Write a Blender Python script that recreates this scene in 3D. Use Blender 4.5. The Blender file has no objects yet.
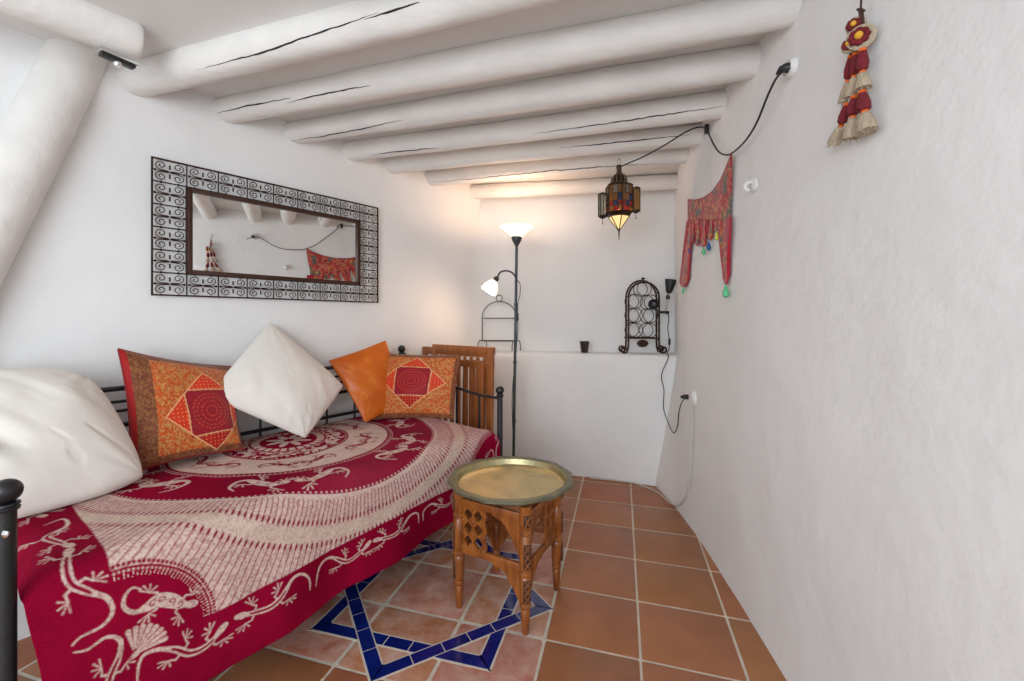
import bpy, bmesh, math, random
import numpy as np
from mathutils import Vector, Matrix, noise
random.seed(4); rng=np.random.default_rng(7)
PI=math.pi; F=430.; H0=1.15
C=bpy.context.scene.collection
# ------------------------------------------------------------------ helpers
def V(*a): return Vector(a)
def P(u,v,Z): return V((u-512)/F*Z, Z, H0+(319-v)/F*Z)
def link(o): C.objects.link(o); return o
def tag(o,label=None,cat=None,group=None,kind=None):
    if label: o['label']=label
    if cat: o['category']=cat
    if group: o['group']=group
    if kind: o['kind']=kind
    return o
def thing(name,label,cat,loc=(0,0,0),group=None):
    o=bpy.data.objects.new(name,None); link(o); o.location=loc; o.empty_display_size=.05
    return tag(o,label,cat,group)
def finish(name,me,mats,parent=None,smooth=True):
    o=bpy.data.objects.new(name,me); link(o)
    if not isinstance(mats,(list,tuple)): mats=[mats]
    for m in mats: me.materials.append(m)
    if smooth: me.shade_smooth()
    if parent:
        o.parent=parent
        if parent.type=='EMPTY': o.matrix_parent_inverse=Matrix.Translation(-Vector(parent.location))
    return o
class MB:
    """collects geometry, builds ONE mesh object"""
    def __init__(s): s.v=[]; s.f=[]; s.m=[]
    def add(s,vs,fs,m=0):
        b=len(s.v); s.v+= [tuple(x) for x in vs]; s.f+=[tuple(i+b for i in f) for f in fs]; s.m+=[m]*len(fs)
    def box(s,c,size,R=None,m=0,bev=0.0):
        c=Vector(c); hx,hy,hz=[d/2 for d in size]; R=R or Matrix.Identity(3)
        b=min(bev,hx*.8,hy*.8,hz*.8)
        if b<=0:
            vs=[c+R@V(x*hx,y*hy,z*hz) for z in(-1,1) for y in(-1,1) for x in(-1,1)]
            s.add(vs,[(0,2,3,1),(4,5,7,6),(0,1,5,4),(2,6,7,3),(0,4,6,2),(1,3,7,5)],m); return
        bm=bmesh.new(); bmesh.ops.create_cube(bm,size=1)
        for v in bm.verts: v.co=V(v.co.x*2*hx,v.co.y*2*hy,v.co.z*2*hz)
        bmesh.ops.bevel(bm,geom=bm.edges[:],offset=b,segments=2,affect='EDGES',profile=.5)
        bm.verts.index_update()
        s.add([c+R@v.co for v in bm.verts],[[v.index for v in f.verts] for f in bm.faces],m); bm.free()
    def tube(s,pts,r,n=8,m=0,cap=True,flat=1.0,up=None,closed=False):
        pts=[Vector(p) for p in pts]; N=len(pts)
        rr=r if isinstance(r,(list,tuple)) else [r]*N
        vs=[];prev=None
        for i,p in enumerate(pts):
            if closed: t=pts[(i+1)%N]-pts[i-1]
            else: t=(pts[min(i+1,N-1)]-pts[max(i-1,0)])
            if t.length<1e-9: t=V(0,0,1)
            t.normalize()
            if prev is None:
                a=up and Vector(up) or (V(0,0,1) if abs(t.z)<.9 else V(1,0,0))
            else: a=prev
            x=a-t*a.dot(t)
            if x.length<1e-6: x=t.orthogonal()
            x.normalize(); y=t.cross(x); prev=x
            for k in range(n):
                an=2*PI*k/n; vs.append(p+x*math.cos(an)*rr[i]*flat+y*math.sin(an)*rr[i])
        fs=[]
        for i in range(N if closed else N-1):
            j=(i+1)%N
            for k in range(n):
                k2=(k+1)%n; fs.append((i*n+k,i*n+k2,j*n+k2,j*n+k))
        if cap and not closed: fs.append(tuple(range(n-1,-1,-1))); fs.append(tuple((N-1)*n+k for k in range(n)))
        s.add(vs,fs,m)
    def lathe(s,prof,c=(0,0,0),n=24,R=None,m=0,rad=None):
        """prof list of (r,z)"""
        c=Vector(c); R=R or Matrix.Identity(3); vs=[];fs=[]
        for r,z in prof:
            for k in range(n):
                an=2*PI*k/n+(rad or 0); vs.append(c+R@V(r*math.cos(an),r*math.sin(an),z))
        for i in range(len(prof)-1):
            for k in range(n):
                k2=(k+1)%n; fs.append((i*n+k,i*n+k2,(i+1)*n+k2,(i+1)*n+k))
        if prof[0][0]>1e-6: fs.append(tuple(range(n-1,-1,-1)))
        if prof[-1][0]>1e-6: fs.append(tuple((len(prof)-1)*n+k for k in range(n)))
        s.add(vs,fs,m)
    def prism(s,poly,off,m=0):
        """poly list of 3D points (planar), extruded by vector off"""
        n=len(poly); off=Vector(off); vs=[Vector(p) for p in poly]+[Vector(p)+off for p in poly]
        s.add(vs,[tuple(range(n-1,-1,-1)),tuple(range(n,2*n))]+[(i,(i+1)%n,(i+1)%n+n,i+n) for i in range(n)],m)
    def ball(s,c,r,n=16,sc=(1,1,1),R=None,m=0):
        pr=[(max(0,math.sin(PI*i/(n//2)))*r,-math.cos(PI*i/(n//2))*r) for i in range(n//2+1)]
        c=Vector(c); R=R or Matrix.Identity(3)
        R2=R@Matrix.Diagonal(Vector(sc)); pr[0]=(1e-5,pr[0][1]); pr[-1]=(1e-5,pr[-1][1]); s.lathe(pr,c,n,R2,m)
    def build(s,name,mats,parent=None,smooth=True,angle=None):
        me=bpy.data.meshes.new(name); me.from_pydata(s.v,[],s.f)
        me.polygons.foreach_set('material_index',s.m)
        bm=bmesh.new(); bm.from_mesh(me); bmesh.ops.recalc_face_normals(bm,faces=bm.faces[:])
        bm.to_mesh(me); bm.free(); me.update()
        o=finish(name,me,mats,parent,smooth)
        if smooth:
            try: me.set_sharp_from_angle(angle=math.radians(angle or 40))
            except Exception: pass
        return o
def grid_mesh(name,X,Y,Z,mats,parent=None,cols=None,flip=False,smooth=True):
    n,m=X.shape; me=bpy.data.meshes.new(name)
    co=np.stack([X,Y,Z],-1).reshape(-1,3).astype(np.float32)
    i=np.arange(n*m).reshape(n,m)
    q=np.stack([i[:-1,:-1],i[1:,:-1],i[1:,1:],i[:-1,1:]],-1).reshape(-1,4)
    if flip: q=q[:,::-1]
    me.vertices.add(n*m); me.vertices.foreach_set('co',co.ravel())
    me.loops.add(q.size); me.loops.foreach_set('vertex_index',np.ascontiguousarray(q).ravel().astype(np.int32))
    me.polygons.add(len(q)); me.polygons.foreach_set('loop_start',np.arange(0,q.size,4,dtype=np.int32))
    me.update(calc_edges=True); me.validate()
    if cols is not None: set_cols(me,cols.reshape(-1,3))
    return finish(name,me,mats,parent,smooth)
def set_cols(me,c):
    a=me.color_attributes.new('Pattern','FLOAT_COLOR','POINT')
    b=np.ones((len(c),4),np.float32); b[:,:3]=c; a.data.foreach_set('color',b.ravel())
def sm(a,b,x): 
    t=np.clip((x-a)/(b-a),0,1); return t*t*(3-2*t)
def vnoise(x,y,s=1.,seed=0):
    """cheap smooth value noise on numpy arrays"""
    x=np.asarray(x)*s+seed*17.3; y=np.asarray(y)*s+seed*9.1
    xi=np.floor(x).astype(np.int64); yi=np.floor(y).astype(np.int64); fx=x-xi; fy=y-yi
    fx=fx*fx*(3-2*fx); fy=fy*fy*(3-2*fy)
    def h(a,b):
        n=(a*374761393+b*668265263+seed*1442695)&0x7fffffff; n=((n^(n>>13))*1274126177)&0x7fffffff
        return ((n^(n>>16))&0xffff)/65535.
    return (h(xi,yi)*(1-fx)+h(xi+1,yi)*fx)*(1-fy)+(h(xi,yi+1)*(1-fx)+h(xi+1,yi+1)*fx)*fy
def s2l(r,g,b):
    f=lambda c:(c/255/12.92) if c<=10.3 else ((c/255+.055)/1.055)**2.4
    return np.array([f(r),f(g),f(b)])
# ------------------------------------------------------------------ materials
def mat(name,col=(.8,.8,.8),rough=.6,metal=0.,bump=0.,bscale=40.,var=0.,vscale=8.,attr=False,spec=.5,emit=None,es=0.,trans=0.,col2=None,sheen=0.,coat=0.,stretch=None,alpha=1.):
    m=bpy.data.materials.new(name); m.use_nodes=True; nt=m.node_tree; b=nt.nodes['Principled BSDF']; L=nt.links
    b.inputs['Roughness'].default_value=rough; b.inputs['Metallic'].default_value=metal
    b.inputs['Specular IOR Level'].default_value=spec
    b.inputs['Transmission Weight'].default_value=trans
    b.inputs['Sheen Weight'].default_value=sheen; b.inputs['Coat Weight'].default_value=coat
    b.inputs['Alpha'].default_value=alpha
    tc=nt.nodes.new('ShaderNodeTexCoord'); src=tc.outputs['Object']
    if stretch:
        mp=nt.nodes.new('ShaderNodeMapping'); mp.inputs['Scale'].default_value=stretch; L.new(src,mp.inputs[0]); src=mp.outputs[0]
    base=None
    if attr:
        a=nt.nodes.new('ShaderNodeAttribute'); a.attribute_name='Pattern'; base=a.outputs['Color']
    if var>0 or col2 is not None:
        n=nt.nodes.new('ShaderNodeTexNoise'); n.inputs['Scale'].default_value=vscale; n.inputs['Detail'].default_value=6; L.new(src,n.inputs['Vector'])
        mx=nt.nodes.new('ShaderNodeMix'); mx.data_type='RGBA'
        rp=nt.nodes.new('ShaderNodeMapRange'); rp.inputs[1].default_value=.3; rp.inputs[2].default_value=.7; L.new(n.outputs[0],rp.inputs[0])
        L.new(rp.outputs[0],mx.inputs[0])
        if base is not None:
            mx.blend_type='MULTIPLY'; mx.inputs[0].default_value=1
            L.new(base,mx.inputs[6]); c=1-var
            nt.links.remove(mx.inputs[0].links[0])
            r2=nt.nodes.new('ShaderNodeMapRange'); r2.inputs[1].default_value=.3; r2.inputs[2].default_value=.7; r2.inputs[3].default_value=1-var; r2.inputs[4].default_value=1
            L.new(n.outputs[0],r2.inputs[0]); L.new(r2.outputs[0],mx.inputs[7])
        else:
            c2=col2 if col2 is not None else tuple(c*(1-var) for c in col)
            mx.inputs[6].default_value=(*col,1); mx.inputs[7].default_value=(*c2,1)
        base=mx.outputs[2]
    if base is not None: L.new(base,b.inputs['Base Color'])
    else: b.inputs['Base Color'].default_value=(*col,1)
    if bump>0:
        n=nt.nodes.new('ShaderNodeTexNoise'); n.inputs['Scale'].default_value=bscale; n.inputs['Detail'].default_value=8; L.new(src,n.inputs['Vector'])
        bp=nt.nodes.new('ShaderNodeBump'); bp.inputs['Strength'].default_value=bump; bp.inputs['Distance'].default_value=.01
        L.new(n.outputs[0],bp.inputs['Height']); L.new(bp.outputs[0],b.inputs['Normal'])
    if emit is not None:
        b.inputs['Emission Color'].default_value=(*emit,1); b.inputs['Emission Strength'].default_value=es
    return m
M={}
M['wall']=mat('white_plaster',(.82,.82,.815),.85,bump=.4,bscale=14,var=.05,vscale=2.5,spec=.2)
M['ceil']=mat('ceiling_paint',(.78,.765,.75),.85,bump=.25,bscale=9,var=.06,vscale=3,spec=.2)
M['beam']=mat('painted_log',(.82,.80,.77),.6,bump=.55,bscale=9,var=.10,vscale=5,spec=.3,stretch=(1,2.5,2))
M['crack']=mat('dark_crack',(.02,.018,.015),.9)
M['iron']=mat('wrought_iron',(.045,.020,.014),.45,metal=.6,bump=.2,bscale=120,spec=.4)
M['brownframe']=mat('brown_iron',(.055,.022,.014),.45,metal=.4,bump=.2,bscale=60)
M['blackmetal']=mat('black_enamel',(.012,.012,.014),.35,bump=.15,bscale=50,var=.3)
M['mirror']=mat('mirror_silver',(.93,.94,.93),.01,metal=1.)
M['cloth']=mat('printed_cotton',rough=.95,attr=True,bump=.3,bscale=260,spec=.05,var=.12,vscale=30)
M['cushion']=mat('brocade',rough=.6,attr=True,bump=.3,bscale=90,spec=.3,sheen=.2,var=.15,vscale=60)
M['satin']=mat('orange_satin',rough=.38,attr=True,bump=.1,bscale=60,spec=.5)
M['whitecloth']=mat('white_cotton',(.80,.755,.70),.85,bump=.15,bscale=30,spec=.15,sheen=.2,var=.06,vscale=4)
M['mattress']=mat('grey_ticking',(.28,.29,.30),.9,bump=.2,bscale=80)
M['wood']=mat('orange_teak',(.40,.13,.03),.45,bump=.2,bscale=18,col2=(.27,.08,.02),vscale=7,stretch=(6,6,1))
M['tablewood']=mat('honey_wood',(.36,.115,.018),.33,bump=.2,bscale=20,col2=(.15,.036,.007),vscale=9,stretch=(4,4,1),coat=.2)
M['darkcarve']=mat('dark_carving',(.05,.018,.009),.6)
M['brass']=mat('aged_brass',(.56,.47,.24),.36,metal=.85,bump=.25,bscale=55,col2=(.38,.34,.20),vscale=18)
M['brassrim']=mat('green_aged_brass',(.24,.235,.15),.42,metal=.8,bump=.15,bscale=60,col2=(.16,.17,.12),vscale=14)
M['lampmetal']=mat('grey_lacquered_steel',(.06,.065,.07),.35,metal=.6)
M['chrome']=mat('chrome',(.7,.7,.7),.15,metal=1.)
M['steel']=mat('tarnished_steel',(.20,.16,.14),.35,metal=.9)
M['blackplastic']=mat('black_plastic',(.012,.012,.014),.45)
M['whiteplastic']=mat('white_plastic',(.75,.74,.72),.4)
M['cable_w']=mat('cream_cable',(.55,.52,.47),.5)
M['grout']=mat('grout',(.62,.56,.47),.9,bump=.4,bscale=60,var=.2,vscale=10)
M['opal']=mat('opal_glass',(.9,.85,.75),.4,emit=(1,.84,.62),es=1.15)
M['bronze']=mat('antique_bronze',(.07,.045,.022),.4,metal=.8,bump=.2,bscale=80,col2=(.035,.022,.014),vscale=30)
for k,c in dict(red=(.5,.03,.02),blue=(.02,.08,.22),amber=(.42,.19,.05),clear=(.42,.40,.34),green=(.05,.2,.1)).items():
    M['g_'+k]=mat('lantern_glass_'+k,c,.15,trans=.75)
M['g_glow']=mat('lantern_glass_lit',(.9,.75,.4),.3,emit=(1,.76,.36),es=.45,trans=.3)
M['smoke']=mat('smoky_glass',(.10,.07,.06),.15,trans=.6)
M['bluetile']=mat('cobalt_glazed_tile',(.006,.018,.19),.09,bump=.06,bscale=20,col2=(.003,.010,.11),vscale=9,coat=.5)
M['tan_grout']=mat('tile_joint',(.60,.54,.46),.9)
M['maroon']=mat('maroon_wool',(.19,.012,.02),.9,bump=.6,bscale=150,var=.3,vscale=60)
M['orangewool']=mat('orange_wool',(.75,.13,.01),.9,bump=.4,bscale=150)
M['yellowwool']=mat('yellow_wool',(.7,.36,.03),.9,bump=.4,bscale=150)
M['jute']=mat('cream_wool_fringe',(.60,.48,.34),.95,bump=.8,bscale=170,var=.3,vscale=70,stretch=(3,3,.3))
M['glaze_green']=mat('green_bead',(.10,.50,.22),.25); M['glaze_blue']=mat('blue_bead',(.01,.10,.30),.25); M['glaze_yellow']=mat('yellow_bead',(.65,.65,.05),.25)
M['candlewax']=mat('wax',(.8,.78,.7),.6)
# floor tile material (colour attribute per tile, blotchy wear)
def tile_mat():
    m=mat('terracotta',rough=.38,attr=True,bump=.12,bscale=14,var=.16,vscale=9,spec=.45)
    nt=m.node_tree; b=nt.nodes['Principled BSDF']
    n=nt.nodes.new('ShaderNodeTexNoise'); n.inputs['Scale'].default_value=5; n.inputs['Detail'].default_value=5
    r=nt.nodes.new('ShaderNodeMapRange'); r.inputs[3].default_value=.26; r.inputs[4].default_value=.52
    nt.links.new(n.outputs[0],r.inputs[0]); nt.links.new(r.outputs[0],b.inputs['Roughness']); return m
M['tile']=tile_mat()
def panel_mat():
    m=mat('worn_pink_terracotta',rough=.45,attr=True,bump=.45,bscale=16,spec=.4)
    nt=m.node_tree; b=nt.nodes['Principled BSDF']; L=nt.links
    n=nt.nodes.new('ShaderNodeTexNoise'); n.inputs['Scale'].default_value=9; n.inputs['Detail'].default_value=10; n.inputs['Roughness'].default_value=.7
    tc=nt.nodes.new('ShaderNodeTexCoord'); L.new(tc.outputs['Object'],n.inputs['Vector'])
    r=nt.nodes.new('ShaderNodeMapRange'); r.inputs[1].default_value=.38; r.inputs[2].default_value=.68; L.new(n.outputs[0],r.inputs[0])
    mx=nt.nodes.new('ShaderNodeMix'); mx.data_type='RGBA'; at=nt.nodes.new('ShaderNodeAttribute'); at.attribute_name='Pattern'
    L.new(at.outputs['Color'],mx.inputs[6]); mx.inputs[7].default_value=(.56,.36,.29,1); L.new(r.outputs[0],mx.inputs[0]); L.new(mx.outputs[2],b.inputs['Base Color'])
    return m
M['panel']=panel_mat()

# ------------------------------------------------------------------ the room
WL=V(-1.584,1.747,0); WD=V(.637,.771,0); WN=V(.771,-.637,0)      # left wall: point, direction, inward normal
def wl(t,h,off=0): p=WL+WD*t+WN*off; return V(p.x,p.y,h)
def PL(u,v,off=0.):
    k=(u-512)/F; Z=(2.334-off)/(.637-.771*k); return P(u,v,Z)
_u=([-3,2.0,2.3,2.5,2.7,3.17,3.9],[.325,.95,.985,1.01,1.06,1.20,1.40]); _l=([-3,2.0,2.28,2.45,2.66,2.93,3.4],[.325,.95,.977,.985,.995,.987,.985])
def xr(y,h):
    w=np.clip((np.asarray(h)-.05)/.87,0,1); return np.interp(y,*_u)*w+np.interp(y,*_l)*(1-w)
def PR(u,v,off=0.):
    k=(u-512)/F; Z=1.5
    for _ in range(60):
        h=H0+(319-v)/F*Z; Z=Z*.5+.5*((float(xr(Z,h))-off)/k)
    return P(u,v,Z)
RD=V(.124,.992,0); RN=V(-.992,.124,0)
def struct(o): o['kind']='structure'; return o
def wall_sheet(name,f,na,nh,a0,a1,h0,h1,outward,seed,amp=.006):
    a=np.linspace(a0,a1,na); h=np.linspace(h0,h1,nh); A,Hh=np.meshgrid(a,h,indexing='ij')
    X,Y=f(A,Hh); d=(vnoise(A,Hh,2.2,seed)-.5)*amp*2+(vnoise(A,Hh,7,seed+1)-.5)*amp*.8
    ox,oy=outward(A)
    X=X+ox*d; Y=Y+oy*d
    # front sheet plus a back sheet 0.12 m behind, closed at the edges
    XX=np.vstack([X,(X+ox*.12)[::-1],X[:1]]); YY=np.vstack([Y,(Y+oy*.12)[::-1],Y[:1]]); ZZ=np.vstack([Hh,Hh[::-1],Hh[:1]])
    o=grid_mesh(name,XX,YY,ZZ,M['wall'])
    bm=bmesh.new(); bm.from_mesh(o.data); bmesh.ops.remove_doubles(bm,verts=bm.verts[:],dist=1e-5); bmesh.ops.holes_fill(bm,edges=[e for e in bm.edges if e.is_boundary],sides=0)
    bmesh.ops.recalc_face_normals(bm,faces=bm.faces[:]); bm.to_mesh(o.data); bm.free()
    try: o.data.set_sharp_from_angle(angle=math.radians(50))
    except Exception: pass
    return struct(o)
wall_sheet('wall_left',lambda A,H:(WL.x+WD.x*A+WN.x*.045*sm(1.9,2.08,H),WL.y+WD.y*A+WN.y*.045*sm(1.9,2.08,H)),170,70,-2.3,2.05,0,2.2,lambda A:(-WN.x*np.ones_like(A),-WN.y*np.ones_like(A)),1)
wall_sheet('wall_right',lambda A,H:(xr(A,H),A),200,90,-1.0,3.5,0,2.2,lambda A:(.992+0*A,-.124+0*A),5,.005)
# back wall with its soft corner into the left wall
cor=wl(2.17,0); bdir=(V(1.22,3.165,0)-cor).normalized()
def backpath():
    a=wl(1.97,0); b=cor+bdir*.20; pts=[a+(cor-a)*(2*s*(1-s))*1.0 if False else a*(1-s)**2+cor*2*s*(1-s)+b*s*s for s in np.linspace(0,1,14)]
    pts+= [b+(V(1.45,3.12,0)-b)*s for s in np.linspace(0,1,40)[1:]]
    return pts
bp=backpath(); bs=[0]
for i in range(1,len(bp)): bs.append(bs[-1]+(bp[i]-bp[i-1]).length)
bx=[p.x for p in bp]; by=[p.y for p in bp]
def bo(A):
    dx=np.interp(A+.02,bs,bx)-np.interp(A-.02,bs,bx); dy=np.interp(A+.02,bs,by)-np.interp(A-.02,bs,by); l=np.hypot(dx,dy)+1e-9
    return -dy/l,dx/l
wall_sheet('wall_back',lambda A,H:(np.interp(A,bs,bx),np.interp(A,bs,by)),90,70,.03,bs[-1],0,2.2,bo,9)
# low masonry ledge along the back wall
fr=[(-.42,3.20),(-.15,3.235),(.1,3.215),(.3,3.18),(.525,3.13),(.70,3.075),(.84,3.01),(.985,2.95),(1.12,2.93),(1.2,2.93)]
fr2=np.array(fr); tt=np.linspace(0,1,60); ss=np.linspace(0,1,len(fr)); fx=np.interp(tt,ss,fr2[:,0]); fy=np.interp(tt,ss,fr2[:,1])
for _ in range(6): fx[1:-1]=(fx[:-2]+2*fx[1:-1]+fx[2:])/4; fy[1:-1]=(fy[:-2]+2*fy[1:-1]+fy[2:])/4
prof=[(0,0)]+[(0,z) for z in np.linspace(.04,.84,22)]+[(.003,.868),(.010,.885),(.022,.896),(.04,.900),(.10,.901),(.2,.901),(.32,.90),(.32,0)]
X=np.zeros((60,len(prof)));Y=X.copy();Z=X.copy()
for j,(d,z) in enumerate(prof):
    X[:,j]=fx-.02*d; Y[:,j]=fy+d; Z[:,j]=z
nz=(vnoise(X,Z,3,21)-.5)*.018+(vnoise(X,Z,11,22)-.5)*.005; Y[:,:24]+=nz[:,:24]; Z[:,24:30]+=((vnoise(X,Y,5,8)-.5)*.006)[:,24:30]
struct(grid_mesh('wall_ledge',X,Y,Z,M['wall'],flip=True))
# ceiling slab
X,Y=np.meshgrid(np.linspace(-3.1,1.7,90),np.linspace(-1.2,3.75,90),indexing='ij'); Z=2.160+(vnoise(X,Y,2,31)-.5)*.012
o=grid_mesh('ceiling',X,Y,Z,M['ceil'],flip=True); struct(o)
md=o.modifiers.new('thick','SOLIDIFY'); md.thickness=.1; md.offset=-1
# floor: grout bed + individual tiles in one mesh
ta=V(.274,-.081,0)*H0; tb=V(.0671,.2639,0)*H0; T0=V(.1029,1.3408,0)*H0
def tl(i,j,z=0): p=T0+ta*i+tb*j; return V(p.x,p.y,z)
def build_floor():
    vs=[];fs=[];ms=[];cs=[]
    def addv(p,c): vs.append(tuple(p)); cs.append(tuple(c)); return len(vs)-1
    g=s2l(205,190,165)
    a=[addv(p,g) for p in (V(-3.2,-1.2,.0006),V(1.7,-1.2,.0006),V(1.7,3.7,.0006),V(-3.2,3.7,.0006))]; fs.append(tuple(a)); ms.append(1)
    a=[addv(p,g) for p in (V(-3.2,-1.2,-.06),V(1.7,-1.2,-.06),V(1.7,3.7,-.06),V(-3.2,3.7,-.06))]; fs.append(tuple(a[::-1])); ms.append(1)
    for i in range(-9,7):
        for j in range(-8,9):
            c=tl(i+.5,j+.5)
            if not(-3.0<c.x<1.45 and -1.0<c.y<3.55): continue
            panel=(-3<=i<=-1 and -1<=j<=1)
            R=random.random
            if panel: col=s2l(160+R()*16,98+R()*16,76+R()*14); gw=.0125; cr=.045
            else: col=s2l(156+R()*10,101+R()*7,66+R()*7); gw=.0098; cr=.02
            seg=[]
            K=5 if panel else 3
            for (cx,cy,a0) in ((1,1,0),(0,1,90),(0,0,180),(1,0,270)):
                rr=cr*(.5+R()) if panel else cr
                for k in range(K+1):
                    an=math.radians(a0+90*k/K)
                    x=(1-gw-rr if cx else gw+rr)+rr*math.cos(an); y=(1-gw-rr if cy else gw+rr)+rr*math.sin(an)
                    seg.append((x,y))
            def wob(x,y,s): 
                if not panel: return (x,y)
                return (x+(R()-.5)*.006*s,y+(R()-.5)*.006*s)
            seg=[wob(x,y,1) for x,y in seg]; n=len(seg); z=0.0+(R()-.5)*.0012
            lo=[addv(tl(i+x,j+y,-.003),col) for x,y in seg]
            b=.012 if panel else .007
            def inn(x,y,b): return (.5+(x-.5)*(1-2*b),.5+(y-.5)*(1-2*b))
            mid=[addv(tl(i+x,j+y,z+.0004),col) for x,y in [inn(x,y,b*.3) for x,y in seg]]
            hi=[addv(tl(i+x,j+y,z+.0018),col) for x,y in [inn(x,y,b*1.6) for x,y in seg]]
            mi=2 if panel else 0
            for k in range(n):
                k2=(k+1)%n; fs.append((lo[k],lo[k2],mid[k2],mid[k])); fs.append((mid[k],mid[k2],hi[k2],hi[k])); ms+= [mi,mi]
            fs.append(tuple(hi)); ms.append(mi)
    me=bpy.data.meshes.new('floor'); me.from_pydata(vs,[],fs); me.polygons.foreach_set('material_index',ms)
    set_cols(me,np.array(cs)); me.update(); o=finish('floor',me,[M['tile'],M['grout'],M['panel']],None,True)
    me.set_sharp_from_angle(angle=math.radians(30)); return struct(o)
floor=build_floor()
# glazed star inlay (two interlaced squares) set flush into the panel
def build_star():
    c=tl(-1.5,.5); r=1.5*.2857*H0; w=.049; base=math.radians(-15.5); g=.0022
    pt=lambda k:c+V(math.cos(base+k*PI/4),math.sin(base+k*PI/4),0)*r
    mb=MB(); mg=MB()
    def clip(poly,p0,n_):
        out=[]
        for i in range(len(poly)):
            a,b=poly[i],poly[(i+1)%len(poly)]; da,db=(a-p0).dot(n_),(b-p0).dot(n_)
            if da>=0: out.append(a)
            if (da>=0)!=(db>=0): out.append(a+(b-a)*(da/(da-db)))
        return out
    def edge(k):
        p,q=pt(k),pt(k+2); d=(q-p).normalized(); n=V(-d.y,d.x,0)
        if n.dot(c-p)<0: n=-n
        return p,q,d,n
    for k in range(8):
        p,q,d,n=edge(k); L=(q-p).length; po,qo,do,no=edge(k-1)
        full=[p,q,q+n*w-d*w,p+n*w+d*w]
        mg.prism([p-n*.005-d*.009,q-n*.005+d*.009,q+n*(w+.004)-d*(w-.006),p+n*(w+.004)+d*(w-.006)],V(0,0,.0024+.0002*(k%2)))
        inner=[p+n*g+d*2*g,q+n*g-d*2*g,q+n*(w-g)-d*(w+g),p+n*(w-g)+d*(w+g)]
        cross=(p-po).dot(no)<0
        if k%2==1:
            pq,qq,dq,nq=edge(k+1); mid=clip(clip(inner,po+no*(w+g),no),pq+nq*(w+g),nq)
            parts=[(clip(inner,po-no*g,-no),[]),(mid,[.43,.57]),(clip(inner,pq-nq*g,-nq),[])]
        else: parts=[(inner,[.20,.36,.50,.64,.80])]
        for side,(poly,cuts) in enumerate(parts):
            if len(poly)<3: continue
            ed=[-1]+[x*L for x in cuts]+[2*L]
            for a0,a1 in zip(ed[:-1],ed[1:]):
                pc=clip(clip(poly,p+d*(a0+g*.9),d),p+d*(a1-g*.9),-d)
                if len(pc)>=3: mb.prism(pc,V(0,0,.0034))
    gm=mg.build('star_grout',M['tan_grout'],floor,smooth=False); s=mb.build('star_inlay',M['bluetile'],floor,smooth=False)
    s['label']='cobalt blue glazed eight-pointed star inlay'
build_star()

# ------------------------------------------------------------------ ceiling beams
BEAMS=[ # left point, right point (axis x,y), radius
 ('last ceiling log, tight against the back wall, above the torchiere shade',(-.45,3.27),(1.22,2.98),.052,[]),
 ('ceiling log second from the back wall, dark split running right above the lantern',(-.66,2.96),(1.10,2.48),.056,[[(422,183),(480,178),(540,172),(614,166.5),(650,165),(695,164.5)]]),
 ('ceiling log third from the back wall, faint hairline split only',(-.82,2.71),(1.06,2.215),.056,[[(560,148),(620,142),(690,134)]]),
 ('ceiling log fourth from the back wall, thin split along its right half',(-1.03,2.51),(1.01,1.91),.059,[[(372,155),(400,151),(437,147.5)],[(530,134),(580,127),(648,117),(725,106)]]),
 ('ceiling log fifth from the back wall, wavy split near its left end',(-1.21,2.25),(.97,1.60),.060,[[(287,141),(312,138),(335,134),(360,129),(385,123),(403,120)]]),
 ('ceiling log sixth from the back wall, split running from its left end above mirror',(-1.42,2.04),(.93,1.30),.062,[[(218,114),(250,106),(270,103),(292,99)],[(288,104),(320,96),(350,90),(372,86)]]),
 ('large ceiling log nearest the camera, long black splits, left end beside latch',(-1.64,1.79),(.90,.945),.064,[[(198,69),(225,61),(262,51),(300,37),(345,22),(376,11)],[(362,18),(385,11),(418,0)]]),
]
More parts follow.
